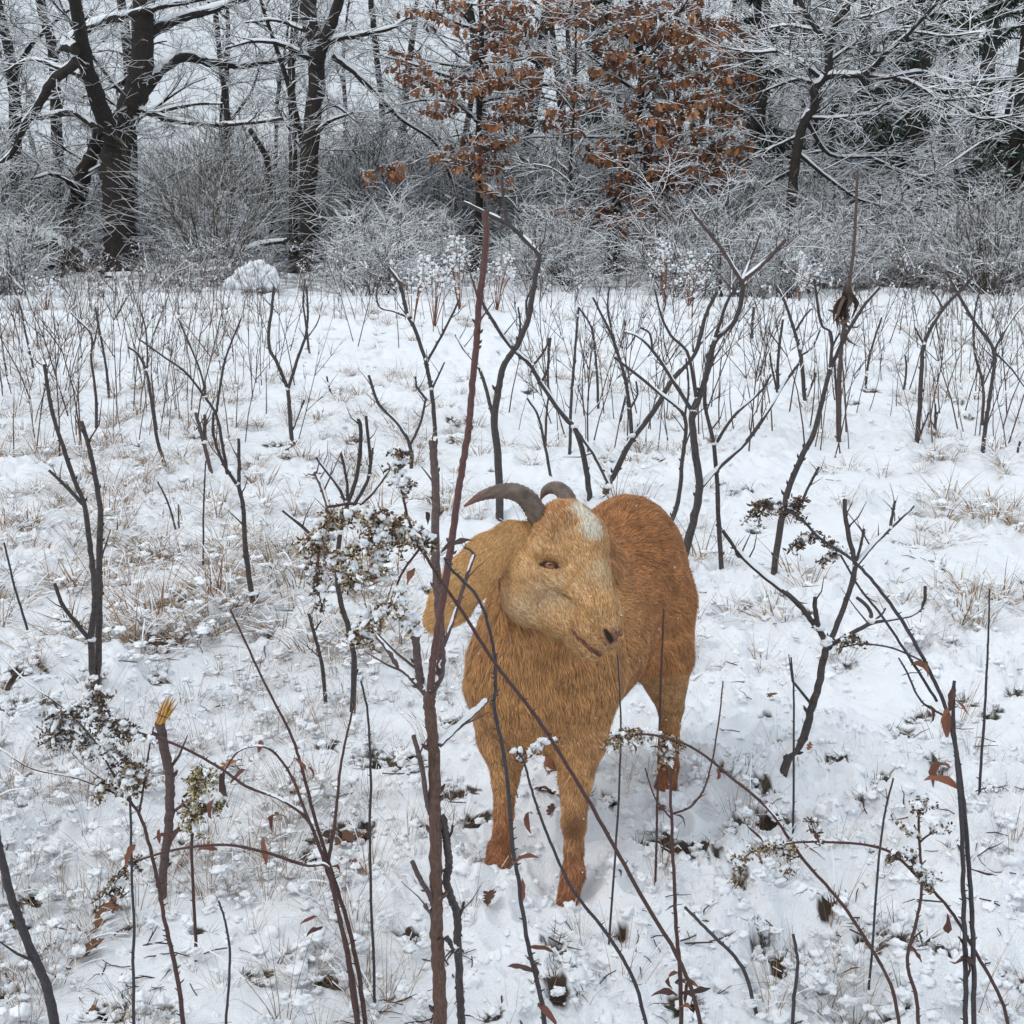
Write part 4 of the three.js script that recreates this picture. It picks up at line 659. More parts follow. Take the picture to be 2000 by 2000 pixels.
    if (rg === 'face') {
      if (inEye(a) || nearChain(a, mouth) < 0.0035 || nearChain(a, nostril) < 0.006 || a.distanceTo(Q.nose) < 0.011) continue;
      f.copy(noseDir).negate(); const e = a.distanceTo(eyeHit.p); if (e < 0.035) f.addScaledVector(a.clone().sub(eyeHit.p).normalize(), 0.9 * (1 - e / 0.035));
      len = rr(0.009, 0.014) * (e < 0.025 ? 0.45 : 1); wid = 0.0012; lift = 0.28; if (a.distanceTo(Q.nose) < 0.04) len *= 0.6; if (a.distanceTo(Q.poll) < 0.05) { len *= 1.4; lift = 0.45; }
    } else if (rg === 'ear') { f.copy(earDir); len = rr(0.005, 0.009); wid = 0.0011; lift = 0.2; }
    else if (rg === 'leg') { f.set(0, -1, 0).addScaledVector(A, -0.25); len = rr(0.008, 0.014); wid = 0.0012; lift = 0.22; }
    else if (rg === 'neck') { f.set(0, -1, 0).addScaledVector(A, -0.2); len = rr(0.016, 0.03); wid = 0.0012; lift = 0.22; }
    else { const side = sstep(0.35, 0.62, a.y); f.copy(A).multiplyScalar(-0.25 - 0.9 * side).add(V(0, -1 + 0.35 * side, 0)); if (a.z > -2.74) f.set(0, -1, 0.1); len = rr(0.014, 0.025); wid = 0.0013; lift = 0.22; }
    // locks swirl together a little
    const s1 = n3(a.x * 16, a.y * 16, a.z * 16), s2 = n3(a.y * 40 + 9, a.z * 40, a.x * 40);
    f.addScaledVector(X.crossVectors(Z, f), 0.5 * s1 + 0.5 * s2 + rr(-0.18, 0.18)); lift *= 1 + 0.8 * n3(a.x * 34 + 5, a.y * 34, a.z * 34); if (rg === 'body' || rg === 'neck') len *= 1 + 0.35 * s1;
    f.addScaledVector(Z, -f.dot(Z)).normalize(); Y.copy(f).addScaledVector(Z, lift * rr(0.5, 1.5)).normalize(); X.crossVectors(Y, Z).normalize(); Z.crossVectors(X, Y);
    let cc = coat(a, rg); if (rg === 'face') { if (rnd() < 0.16) cc = mix(cc, cPale, 0.7); const bl = 1.3 * lobe(a, Q.blaze, 0.024) + 1.2 * lobe(a, Q.blaze2, 0.024); if (bl > rr(0.35, 1.1)) cc = mix(cc, cWhite, 0.85); }
    const k = rg === 'face' || rg === 'ear' ? rr(0.5, 1.28) * (1 + 0.15 * s2) : rr(0.45, 1.3) * (1 + 0.4 * s2);
    m4.makeBasis(X.multiplyScalar(wid * rr(0.8, 1.3)), Y.multiplyScalar(len), Z.multiplyScalar(len)); m4.setPosition(a.x - foot.x, a.y - foot.y, a.z - foot.z);
    fur.setMatrixAt(made, m4); fur.setColorAt(made, colr.setRGB(Math.min(0.95, cc[0] * k), Math.min(0.95, cc[1] * k), Math.min(0.95, cc[2] * k))); made++;
  }
  fur.count = made; body.add(fur);
  { // flakes of snow caught in the coat
    const fl = new MB(), q = V(), w = new THREE.Matrix4(); for (let i = 0; i < 420; i++) { fur.getMatrixAt(Math.floor(rnd() * made), w); q.setFromMatrixPosition(w); const up = V().setFromMatrixColumn(w, 2).normalize(); if (up.y < -0.1 && q.y > 0.2) continue; if (q.y > 0.2 && rnd() < 0.45) continue; q.add(foot).addScaledVector(up, 0.006); fl.blob(q, q.y < 0.2 ? rr(0.0012, 0.0032) : rr(0.0008, 0.0018), null, { det: 0, rough: 0.4 }); }
    fl.build('snow_flakes', M.plainSnow, goat).userData = { kind: 'stuff' };
  }
  // eyes, one in view and its twin on the far side of the face
  const eyeM = new THREE.MeshPhysicalMaterial({ color: 0x8a5a34, roughness: 0.12, clearcoat: 1 }), pupM = new THREE.MeshStandardMaterial({ color: 0x120c0a, roughness: 0.15 });
  const eye = (q, n) => { const b = new MB().blob(q.clone().addScaledVector(n, -0.0175), 0.0168, null, { rough: 0, det: 2 }), e = b.build('eye', eyeM, goat); const s = X.crossVectors(UPV, n).normalize().clone(), cn = q.clone().addScaledVector(n, -0.0009); new MB().tube([cn.clone().addScaledVector(s, -0.005), cn, cn.clone().addScaledVector(s, 0.005)], [0.0008, 0.0014, 0.0008], 6).build('pupil', pupM, e); };
  eye(eyeHit.p, eyeHit.n); { const q = eyeHit.p.clone().addScaledVector(V(0.64, 0, -0.77), 0.105); eye(q, V(0.7, 0.1, -0.6).normalize()); }
  // horns, ringed and curving back
  const hornM = new THREE.MeshStandardMaterial({ vertexColors: true, roughness: 0.62, bumpMap: rep(barkBump, 30, 8), bumpScale: 0.0012 });
  const horn = (pts, rs) => { const [sp, sr] = smooth(pts, rs, 14); const hb = new MB(); const n = sp.length; hb.tube(sp, sr.map((r, i) => r * (1 + 0.05 * Math.sin(i * 1.55 + n2(i * 0.2, 8)) + 0.05 * n2(i * 0.5, 3))), 16, [1, 1, 1], { cap: false }); const S2 = 17;
    hb.c = []; for (let i = 0; i < n; i++) for (let k = 0; k < S2; k++) { const t = i / n, m = clamp(0.45 + 0.75 * n2((k % 16) * 1.1, i * 0.1) + 0.4 * n2(i * 0.7, k * 2), 0, 1); let q = mix(lin(82, 70, 62), lin(136, 118, 104), m); q = mix(q, lin(150, 92, 78), sstep(0.72, 1, t) * 0.7); hb.c.push(...q); } hb.build('horn', hornM, goat); };
  horn([at(1062, 1030, 2.55), at(1048, 1003, 2.54), at(1030, 975, 2.535), at(1006, 961, 2.53), at(974, 960, 2.525), at(940, 969, 2.52), at(906, 989, 2.515)], [0.021, 0.021, 0.02, 0.0175, 0.0145, 0.0095, 0.002]);
  horn([at(1108, 1020, 2.585), at(1112, 995, 2.59), at(1106, 970, 2.61), at(1092, 955, 2.64), at(1077, 953, 2.67), at(1064, 960, 2.695), at(1056, 975, 2.71)], [0.018, 0.0185, 0.017, 0.0145, 0.012, 0.0085, 0.002]);
  const hoofM = new THREE.MeshStandardMaterial({ color: 0x5a4334, roughness: 0.6 });
  for (const l of legs) { const e = l[l.length - 1], hb = new MB(); for (const s of [-1, 1]) hb.blob(V(e.x + Lf.x * 0.012 * s + A.x * 0.012, e.y - 0.022, e.z + Lf.z * 0.012 * s + A.z * 0.012), 0.018, null, { sq: 1.1, rough: 0.05, det: 2 }); hb.build('hoof', hoofM, goat); }
}

// ---------- saplings of the clearing, traced from the photograph ----------
// each: label, lines [radius at start, at end (pixels), x, y, x, y ...]; the first line starts at the foot
function sapling(name, label, category, lines, opt = {}) {
  const q0 = lines[0], g = opt.d ? null : gnd(q0[2], q0[3]), d = opt.d ?? g.d, foot = at(q0[2], q0[3], d); foot.y = H(foot.x, foot.z);
  const t = thing(name, label, category, foot, opt.group), done = [], mat = opt.mat ?? M.greyBark;
  lines.forEach((l, li) => {
    const n = (l.length - 2) / 2, P = [], R = [], X = [], Y = []; let base = d, dd = 0, slope = li ? rr(-0.55, 0.55) : (opt.slope ?? rr(-0.08, 0.08));
    if (li) { let best = 1e9; for (const e of done) for (let k = 0; k < e.x.length; k++) { const w = (e.x[k] - l[2]) ** 2 + (e.y[k] - l[3]) ** 2; if (w < best) { best = w; base = e.d[k]; } } }
    const D = [];
    for (let k = 0; k < n; k++) { const x = l[2 + 2 * k], y = l[3 + 2 * k]; if (k) dd += Math.hypot(x - l[2 * k], y - l[1 + 2 * k]) * scaleAt(y, d); const dk = base + slope * dd; P.push(at(x, y, dk)); R.push(lerp(l[0], l[1], k / (n - 1)) * scaleAt(y, d) * (opt.near ? 0.92 : 0.84)); X.push(x); Y.push(y); D.push(dk); }
    if (!li) { const f = P[0]; f.y = Math.min(f.y, H(f.x, f.z)) - 0.05; }
    const [sp, sr] = smooth(P, R, opt.near ? 8 : 5), fx = [], fy = [], fd = [];
    for (let k = 0; k < sp.length; k++) { const f = k / (sp.length - 1) * (n - 1), j = Math.min(n - 2, Math.floor(f)); fx.push(lerp(X[j], X[j + 1], f - j)); fy.push(lerp(Y[j], Y[j + 1], f - j)); fd.push(-sp[k].z); const w = sr[k] * 0.3; if (k && k < sp.length - 1) { sp[k].x += n2(k * 0.7 + li * 5, d * 9) * w; sp[k].z += n2(k * 0.7 + 30, li * 3 + d) * w; sr[k] *= 1 + 0.1 * n2(k * 0.9, li * 7 + d * 3); } }
    done.push({ x: fx, y: fy, d: fd });
    const m = new MB(); m.tube(sp, sr, opt.near ? 10 : 6, null, { rough: 0.07, rf: opt.near ? 40 : 20 });
    // buds, stubs and leaf scars
    const nb = Math.round(dd * (opt.buds ?? 16));
    for (let k = 0; k < nb; k++) { const j = 1 + Math.floor(rnd() * (sp.length - 2)), a = rnd() * 6.28, td = sp[j + 1].clone().sub(sp[j - 1]).normalize(), sd = V(Math.cos(a), rr(0, 0.5), Math.sin(a)); sd.addScaledVector(td, -sd.dot(td)).normalize(); const r = sr[j], q = sp[j].clone().addScaledVector(sd, r * 0.6), L = r * rr(0.5, 1.2) + 0.0015; m.tube([q, q.clone().addScaledVector(sd, L * 0.6).addScaledVector(td, L * 0.4), q.clone().addScaledVector(sd, L).addScaledVector(td, L)], [r * 0.5, r * 0.42, r * 0.12], 5, null, {}); }
    for (let k = 0; k < (opt.near ? 2 : 3); k++) if (rnd() < 0.7) { const j = Math.floor(rr(0.35, 0.95) * (sp.length - 1)), td = sp[Math.min(sp.length - 1, j + 1)].clone().sub(sp[Math.max(0, j - 1)]).normalize(), a = rnd() * 6.28, e = V(Math.cos(a), rr(0.2, 0.9), Math.sin(a)).addScaledVector(td, 0.6).normalize(), L = sr[j] * rr(7, 20), q = sp[j]; m.tube([q, q.clone().addScaledVector(e, L * 0.5), q.clone().addScaledVector(e, L).add(V(rr(-1, 1), rr(0, 1), rr(-1, 1)).multiplyScalar(L * 0.2))], [sr[j] * 0.42, sr[j] * 0.3, sr[j] * 0.12], 5, null, {}); }
    const part = m.build(li ? 'branch' : 'stem', (opt.mats && opt.mats[li]) || mat, t), snow = new MB();
    snow.snow(sp, sr, { cross: 5, add: opt.near ? 0.003 : 0.004, h: 1.1, w: 0.9, patch: opt.patch ?? 0.45, f: opt.near ? 24 : 8 });
    if (li && rnd() < 0.35 && !opt.near) snow.blob(sp[0].clone().add(V(0, sr[0] * 1.2, 0)), sr[0] * rr(1.2, 2.0), null, { sq: 0.7, det: 2 });
    snow.build('snow', M.snow, part);
  });
  return t;
}
seed(301);
const SG = 'bare saplings of the clearing';
const sap = (label, lines, opt) => sapling('sapling', label, 'sapling', lines, { group: SG, ...opt });
sap('tall twin stemmed bare sapling nearest the left edge, with a cut side shoot', [[9, 5, 190, 1352, 192, 1288, 194, 1162, 194, 1071, 196, 999, 185, 926, 174, 875, 159, 823], [8, 4, 184, 1348, 178, 1245, 185, 1180, 181, 1107, 174, 1053, 163, 980, 145, 937, 123, 872, 105, 817, 94, 763, 87, 712], [5, 3.4, 161, 984, 130, 951, 96, 919], [5.5, 4, 179, 1254, 145, 1212, 123, 1183, 107, 1140], [3, 2.5, 136, 1212, 118, 1212]]);
sap('slender dark sapling forking widely, between the left edge and the snowy seed heads', [[7, 3.6, 502, 1205, 489, 1144, 478, 1053, 475, 991, 467, 951, 467, 908, 466, 857], [4.5, 3, 464, 948, 438, 908, 417, 850, 417, 806], [4, 2, 444, 926, 435, 872, 422, 810, 399, 774, 362, 727, 326, 701, 275, 665], [3.2, 2, 423, 805, 427, 774, 438, 709, 453, 665, 471, 622], [3, 1.6, 402, 777, 395, 738, 370, 672, 348, 622], [2.5, 2, 500, 1200, 503, 1160]]);
sap('slim leaning sapling left of the twin fork, above the grass tufts', [[4.5, 2.5, 330, 921, 308, 861, 297, 792, 286, 727, 268, 690, 250, 678], [2.6, 1.5, 287, 725, 288, 690, 283, 636, 272, 600]]);
sap('thin dark sapling standing upright far left, bent at the top', [[4, 2, 187, 840, 187, 774, 178, 701, 178, 654, 138, 611], [2, 1.2, 178, 690, 190, 640, 192, 600]]);
sap('thin upright sapling just right of the bent one, far left', [[3.4, 2, 213, 772, 206, 709, 192, 636, 186, 600], [2, 1, 206, 705, 190, 660, 170, 620]]);
sap('forked sapling with two long arms, left of the snowy open patch', [[5, 3.2, 571, 862, 565, 799, 562, 763, 543, 712, 525, 676, 531, 600, 535, 560], [4, 2, 562, 763, 580, 705, 598, 651, 601, 600, 598, 560], [3, 2, 572, 839, 580, 817, 594, 781]]);
sap('small distant sapling at the edge of the open snow', [[3, 1.6, 606, 696, 598, 636, 592, 590, 596, 545], [2, 1, 600, 660, 620, 630, 630, 590]]);
sap('pair of short reddish broken stubs right of the slim leaning sapling', [[5, 4, 416, 928, 399, 868, 382, 806], [4.5, 4, 400, 868, 400, 810]], { mat: M.redBark });
sap('short thin twig pair before the left grass tufts', [[2.6, 2, 350, 1040, 326, 977, 308, 941], [2, 1.6, 350, 1040, 348, 985]]);
sap('short dark stub with one side twig, left of the goat', [[5, 3.6, 637, 1362, 629, 1299, 614, 1240, 603, 1199], [2.4, 2, 616, 1230, 627, 1212]]);
sap('bushy many branched sapling standing behind the snowy seed heads', [[7, 5, 686, 1374, 691, 1292, 681, 1227, 665, 1175, 658, 1110, 665, 1040, 678, 986], [4, 3, 678, 986, 660, 950, 624, 903, 618, 893], [5, 4, 679, 984, 697, 929, 704, 831, 700, 820], [3.4, 3, 678, 984, 678, 945, 666, 885], [6, 5, 665, 1045, 645, 1002, 628, 950, 616, 922], [4.5, 3.4, 690, 990, 722, 924, 715, 813], [3, 2.5, 722, 930, 728, 875], [4, 3, 690, 1000, 730, 960, 766, 910]], { mats: { 4: M.redBark } });
sap('leaning dark twig with a blunt end, left of the snowy seed heads', [[4.4, 3.6, 668, 1085, 601, 1038, 552, 997]]);
sap('wide forked sapling with a curled left arm behind the reddish stem', [[5, 3.8, 850, 848, 846, 790, 836, 726, 832, 708, 807, 635, 796, 617, 781, 556, 759, 523], [3.6, 2.6, 834, 706, 868, 646, 897, 585], [3.2, 1.8, 796, 619, 770, 608, 741, 599, 736, 567, 743, 545], [3, 2, 843, 762, 868, 708], [3, 2, 834, 782, 814, 755, 812, 735]]);
sap('low two armed sapling below the wide forked one', [[4.5, 3.2, 803, 908, 801, 871, 774, 824, 741, 791, 720, 733], [3.4, 2.4, 801, 869, 821, 827, 832, 777]]);
sap('tall dark sapling with a kinked arching crown behind the horns', [[9, 4, 976, 1008, 973, 907, 966, 817, 973, 762, 984, 715, 1009, 675, 1031, 625, 1040, 574, 1050, 520, 1053, 501, 1025, 468, 995, 440, 944, 414, 905, 395], [4.4, 3, 962, 809, 948, 755, 933, 715, 905, 680, 890, 654], [4, 3, 990, 437, 984, 400, 980, 345], [3.4, 2, 1031, 625, 1028, 590, 1040, 560], [3, 2, 1009, 675, 1016, 640, 1012, 600]], { mats: {} });
sap('sapling leaning left across the kinked one, foot behind the goat', [[7, 3.4, 1156, 992, 1151, 965, 1143, 907, 1122, 835, 1107, 820, 1056, 748, 1035, 712, 999, 679, 959, 621, 941, 588, 935, 560], [5, 4, 1122, 837, 1158, 885, 1187, 943], [3.4, 2.5, 1056, 748, 1070, 720, 1072, 660], [3, 2, 1040, 715, 1060, 690, 1075, 660]]);
sap('crooked sapling with a long right arm rising from behind the goat', [[8, 4, 1178, 985, 1186, 950, 1200, 926, 1233, 860, 1275, 806, 1312, 744, 1357, 690, 1374, 632, 1382, 607, 1400, 570], [5, 2.4, 1234, 855, 1230, 799, 1220, 737, 1194, 654, 1176, 617, 1158, 581], [3, 2, 1200, 665, 1187, 603, 1190, 560], [3, 2, 1230, 800, 1245, 770, 1242, 745]]);
sap('largest many armed sapling with a reddish forked top, right of the goat', [[10, 5, 1322, 1124, 1353, 1021, 1366, 955, 1357, 876, 1353, 806, 1370, 764, 1382, 723, 1395, 669, 1436, 624, 1451, 561, 1448, 549], [5, 3.2, 1448, 549, 1407, 483, 1370, 437, 1349, 408], [5, 4, 1449, 549, 1490, 516, 1535, 468], [3.6, 2, 1450, 545, 1469, 499, 1486, 454], [6, 3.4, 1367, 954, 1399, 918, 1457, 864, 1506, 793, 1527, 756, 1560, 711], [4.4, 3, 1520, 766, 1519, 711, 1529, 624], [5, 2.4, 1354, 806, 1312, 740, 1279, 690, 1246, 657, 1219, 648], [3, 2, 1275, 686, 1268, 650, 1250, 640], [4.4, 2.6, 1395, 665, 1424, 582, 1440, 560], [4, 2, 1360, 780, 1341, 686, 1310, 655, 1291, 615, 1279, 566], [3.4, 2, 1380, 725, 1375, 660, 1384, 610], [3, 2, 1519, 770, 1508, 720, 1503, 690]], { mats: { 1: M.redBark, 2: M.redBark } });
sap('slim sapling left of the largest one, bent over to the left', [[6, 3, 1299, 1031, 1324, 980, 1332, 900, 1337, 814, 1283, 764, 1200, 698], [3, 2, 1336, 820, 1345, 760, 1340, 700]]);
sap('slim straight sapling just right of the largest one', [[6, 3, 1412, 1115, 1403, 1000, 1395, 876, 1378, 793, 1378, 731, 1382, 690], [4, 2, 1396, 870, 1432, 814, 1490, 760, 1506, 731]]);
sap('long slanting sapling leaning right with a forked top, right of centre', [[8, 3, 1508, 1128, 1531, 988, 1564, 897, 1589, 847, 1606, 781, 1622, 723, 1651, 657, 1689, 595, 1718, 561], [4, 2.6, 1622, 723, 1622, 648, 1606, 636, 1593, 566, 1590, 545], [3, 2, 1624, 680, 1640, 650], [3.4, 3, 1562, 990, 1580, 950, 1600, 912]]);
sapling('dead_stalk', 'tall straight dead stalk with a brown withered clump, right of centre', 'plant', [[6, 3, 1640, 866, 1639, 814, 1642, 700, 1655, 586, 1668, 480, 1672, 400, 1675, 332]], { mat: M.redBark });
sap('small forked sapling behind the slanting one, hung with snow', [[5, 2.6, 1575, 796, 1564, 698, 1552, 648, 1531, 586, 1515, 557], [3, 2, 1562, 695, 1585, 680, 1602, 644], [3, 1.6, 1555, 645, 1570, 620, 1585, 603], [3, 2, 1574, 780, 1590, 740, 1594, 728]]);
sap('clean forked sapling with a curved foot in the open snow at right', [[6, 3, 1788, 874, 1796, 797, 1800, 720, 1805, 673, 1842, 603, 1879, 565, 1900, 540], [3, 2, 1805, 673, 1795, 655, 1788, 640], [3, 1.6, 1842, 603, 1830, 580, 1817, 566], [3, 2.4, 1790, 872, 1800, 840, 1814, 806]]);
sap('short pointed black stub right of the clean forked sapling', [[5, 2, 1825, 850, 1827, 820, 1827, 789]]);
sap('tall forked sapling near the right edge', [[5.5, 3, 1918, 891, 1925, 830, 1933, 773, 1941, 686, 1900, 624, 1862, 557, 1850, 530], [3, 2, 1941, 688, 1960, 650, 1983, 615, 2005, 590], [3, 1.6, 1945, 690, 1975, 720, 2000, 755]]);
sap('thin sapling just left of the tall forked one near the right edge', [[4, 2, 1918, 828, 1920, 752, 1904, 690, 1903, 620, 1915, 560], [2, 1.4, 1919, 755, 1935, 720, 1940, 700]]);
for (const [label, ...l] of [['thin twig in the open snow right of the slanting sapling', 3, 2, 1690, 756, 1697, 700, 1712, 650, 1722, 620], ['short stub in the open snow, right of the thin twig', 3, 2, 1765, 756, 1770, 720, 1768, 694], ['short bent stub at the right edge of the open snow', 3.4, 2.6, 1984, 900, 1988, 880, 1992, 862], ['thin dark stem standing before the wood, centre right', 3.4, 2.4, 1638, 862, 1634, 780, 1629, 698], ['dark broken stub at the edge of the wood', 4, 3, 1467, 664, 1469, 640, 1472, 600], ['bare twig standing in the snow behind the reddish stem', 3, 2, 1072, 770, 1070, 720, 1076, 660], ['slim pale stem left of the crooked sapling', 4, 2.6, 1112, 892, 1115, 800, 1122, 700, 1130, 600], ['slim straight stem right of the slim pale one', 3.4, 2, 1170, 810, 1165, 720, 1155, 640, 1130, 600], ['small forked twig behind the goat back', 3.6, 2.4, 1082, 945, 1064, 870, 1050, 810, 1030, 778], ['short twig between the horn and the crooked sapling', 3, 2, 1065, 870, 1068, 800, 1072, 770], ['curled twig in the open snow left of the wide forked sapling', 2.5, 2, 655, 780, 644, 760, 638, 735], ['dark thin stem near the left edge of the clearing', 3, 1.6, 68, 725, 52, 660, 40, 600, 28, 560]]) sap(label, [l]);
{ const t = scene.children.find((o) => o.name === 'dead_stalk'), d = gnd(1640, 866).d; for (let i = 0; i < 16; i++) { const b = new MB(); curlLeaf(b, at(1655 + rr(-8, 6), rr(540, 640), d + rr(-0.03, 0.03)), rr(0.12, 0.24), lin(98, 80, 68).map(times(rr(0.6, 1.1))), 1); b.build('leaf', M.leaf, t); } }
seed(305);
sap('leaning knotty sapling with wide arms in the right foreground', [[11, 8, 1512, 1542, 1539, 1485, 1568, 1442, 1583, 1391, 1601, 1326, 1612, 1270, 1615, 1255], [7, 5, 1614, 1262, 1601, 1232, 1583, 1210, 1554, 1174, 1517, 1145, 1474, 1109, 1441, 1076, 1412, 1036], [7, 5, 1600, 1232, 1593, 1199, 1592, 1167], [7, 5, 1616, 1256, 1622, 1248, 1648, 1188, 1670, 1109, 1659, 1054, 1650, 998, 1650, 975], [6, 3.6, 1670, 1108, 1702, 1069, 1738, 1033, 1785, 988], [4, 3, 1738, 1034, 1744, 1000, 1748, 978], [4, 3, 1672, 1100, 1680, 1070, 1688, 1033], [6, 4, 1618, 1262, 1650, 1245, 1680, 1228, 1702, 1217, 1753, 1207, 1785, 1199, 1804, 1178, 1807, 1145], [5, 4, 1702, 1217, 1700, 1195, 1691, 1181, 1673, 1167], [3, 2, 1706, 1214, 1722, 1200, 1730, 1188], [3.4, 2.4, 1455, 1090, 1440, 1085, 1436, 1068]], { buds: 22 });
// the near stem in front of the goat, with its reddish shoot
seed(311);
sapling('foreground_sapling', 'nearest brown stem with a tall reddish shoot standing in front of the goat', 'sapling', [[15, 12, 864, 2100, 861, 2000, 857, 1900, 852, 1800, 851, 1700, 850, 1600, 848, 1500, 844, 1420, 838, 1370, 842, 1350],
  [10, 9, 842, 1352, 858, 1320, 861, 1257, 856, 1179, 851, 1086, 851, 962, 848, 900, 845, 862], [8, 6.4, 840, 1352, 846, 1290, 855, 1230, 868, 1150, 880, 1070, 893, 980, 905, 900, 915, 840, 922, 760, 930, 680, 935, 600, 945, 520, 950, 450, 946, 412], [9, 7, 838, 1360, 822, 1342, 800, 1317, 779, 1299, 754, 1260, 720, 1222], [9, 8, 824, 1344, 818, 1310, 814, 1270, 810, 1226],
  [5, 4, 866, 1262, 890, 1195, 912, 1124, 927, 1083], [3, 2.4, 927, 1084, 918, 1074, 906, 1069], [7, 5, 857, 1455, 893, 1422, 924, 1394, 952, 1367], [8, 9, 852, 1588, 862, 1592, 870, 1627, 873, 1648, 877, 1690, 872, 1720, 880, 1751, 892, 1785, 894, 1835, 898, 1928, 901, 2000, 904, 2090], [6, 6, 872, 1830, 884, 1848, 894, 1862],
  [6, 5, 842, 1590, 836, 1574, 824, 1499, 808, 1437], [6, 5, 849, 1770, 838, 1745, 824, 1723, 805, 1683], [5, 5, 850, 1798, 840, 1780, 830, 1768], [3.4, 2.6, 874, 1640, 882, 1625, 884, 1612], [4, 3, 897, 1790, 903, 1775, 906, 1762], [3, 2, 836, 1425, 822, 1410, 800, 1396]],
  { d: 1.98, near: true, mat: M.redBark, slope: 0.0, buds: 20, patch: 0.4, mats: { 0: M.trunkBark, 2: M.rustBark, 8: M.greyBark, 9: M.greyBark, 13: M.greyBark, 14: M.greyBark } });
sapling('foreground_sapling', 'smooth dark stem leaning in from the lower left corner', 'sapling', [[11, 8, 125, 2080, 109, 2000, 87, 1916, 54, 1843, 22, 1753, 0, 1662, -12, 1600]], { d: 1.95, near: true, mat: M.darkStem, slope: 0, buds: 20 });
const broken = sapling('foreground_sapling', 'grey broken sapling with a splintered yellow top in the lower left', 'sapling', [[9, 11, 316, 1732, 319, 1699, 328, 1626, 332, 1572, 330, 1517, 322, 1463, 312, 1412]], { near: true, mat: M.redBark, slope: 0 });
{ const b = new MB(), d = gnd(316, 1732).d; seed(312); for (let i = 0; i < 16; i++) { const p0 = at(312 + rr(-7, 7), 1416, d + rr(-0.006, 0.006)), p1 = at(lerp(315, 350, rr(0.1, 1)), rr(1358, 1392), d + rr(-0.02, 0.02)); b.tube([p0, p0.clone().lerp(p1, 0.5).add(V(rr(-0.004, 0.004), rr(-0.003, 0.003), 0)), p1], [0.003, 0.0028, 0.0006], 5, mix3(lin(206, 160, 84), lin(150, 104, 62), rnd())); } b.build('splinters', M.mixed, broken); }
function mix3(a, b, t) { return a.map((e, i) => lerp(e, b[i], t)); }

// ---------- goldenrod and other dry stalks in front ----------
const FLUFF = [lin(150, 124, 96), lin(112, 86, 64), lin(176, 156, 124), lin(88, 64, 50), lin(196, 182, 152)], DARKF = [lin(84, 66, 58), lin(104, 84, 70), lin(68, 54, 50), lin(130, 112, 94), lin(156, 142, 122)], LEAFD = [lin(96, 58, 48), lin(78, 54, 48), lin(120, 74, 56), lin(66, 50, 46)];
// plume: seed fluff along a line of pixels, hanging tufts; cols, amount of snow
function plume(fb, sb, line, d, n, spread, hang, cols, snowy) {
  const P = []; for (let i = 0; i < line.length; i += 2) P.push(at(line[i], line[i + 1], d));
  const [sp] = smooth(P, P.map(() => 1), 6), px = scaleAt(1400, d);
  fb.tube(sp, sp.map((_, i) => 0.0013 * (1.4 - i / sp.length)), 5, LEAFD[1], { cap: false });
  n = Math.round(n * 1.5); snowy *= 0.62;
  for (let i = 0; i < n; i++) {
    const k = rnd() * (sp.length - 1), j = Math.min(sp.length - 2, Math.floor(k)), o = sp[j].clone().lerp(sp[j + 1], k - j), a = rnd() * 6.28, L = spread * px * rr(0.35, 1), dr = V(Math.cos(a), rr(-0.3, 0.8), Math.sin(a)).normalize(), Q = [o.clone()]; let p = o.clone();
    for (let s = 0; s < 4; s++) { dr.y -= hang * 0.35; dr.normalize(); p = p.clone().addScaledVector(dr, L / 4); Q.push(p); }
    fb.tube(Q, [0.0008, 0.0008, 0.0007, 0.0006, 0.0004], 3, LEAFD[3], { cap: false });
    const m = Math.ceil(L / 0.0019);
    for (let s = 0; s < m; s++) { const f = (s + 0.5) / m * 4, e = Math.min(3, Math.floor(f)), c = Q[e].clone().lerp(Q[e + 1], f - e).add(V(rr(-1, 1), rr(-0.6, 1), rr(-1, 1)).multiplyScalar(0.0032)); const w = V(rr(-1, 1), rr(-0.6, 1), rr(-1, 1)).normalize(), Lf = rr(0.0045, 0.009), cl = cols[Math.floor(rnd() * cols.length)].map(times(rr(0.7, 1.2))); fb.tube([c, c.clone().addScaledVector(w, Lf * 0.55), c.clone().addScaledVector(w, Lf)], [0.0006, rr(0.0013, 0.0024), 0.0003], 3, cl, { cap: false }); }
    if (rnd() < snowy) { sb.snow(Q, Q.map(() => 0.0022), { cross: 5, add: rr(0.0015, 0.0042), h: 1, w: 1.0, f: 60, patch: 0.3 }); const c = Q[Math.floor(rr(0, 4))].clone(); for (let s = 0; s < 2; s++) sb.blob(c.clone().add(V(rr(-1, 1), rr(0, 0.9), rr(-1, 1)).multiplyScalar(0.007)), rr(0.002, 0.0062), null, { det: 1, rough: 0.45, sq: 0.85 }); }
  }
}
function curlLeaf(b, p, L, c, hang) { const a = rnd() * 6.28, P = [], W = []; let q = p.clone(), th = hang ? rr(2.4, 3.2) : rr(0.6, 2.2), tw = rr(-1, 1); const dx = Math.cos(a), dz = Math.sin(a), cu = rr(-0.1, 0.95); for (let k = 0; k <= 6; k++) { P.push(q.clone()); W.push(L * 0.12 * Math.sin(Math.PI * Math.min(0.97, 0.08 + k / 6 * 0.92)) * rr(0.6, 1.25)); q = q.clone().add(V(dx * Math.sin(th), Math.cos(th), dz * Math.sin(th)).multiplyScalar(L / 6)); th += cu * 0.5 + rr(-0.35, 0.35); } b.ribbon(P, W, V(-dz, tw, dx), c, rr(0.2, 0.8)); }
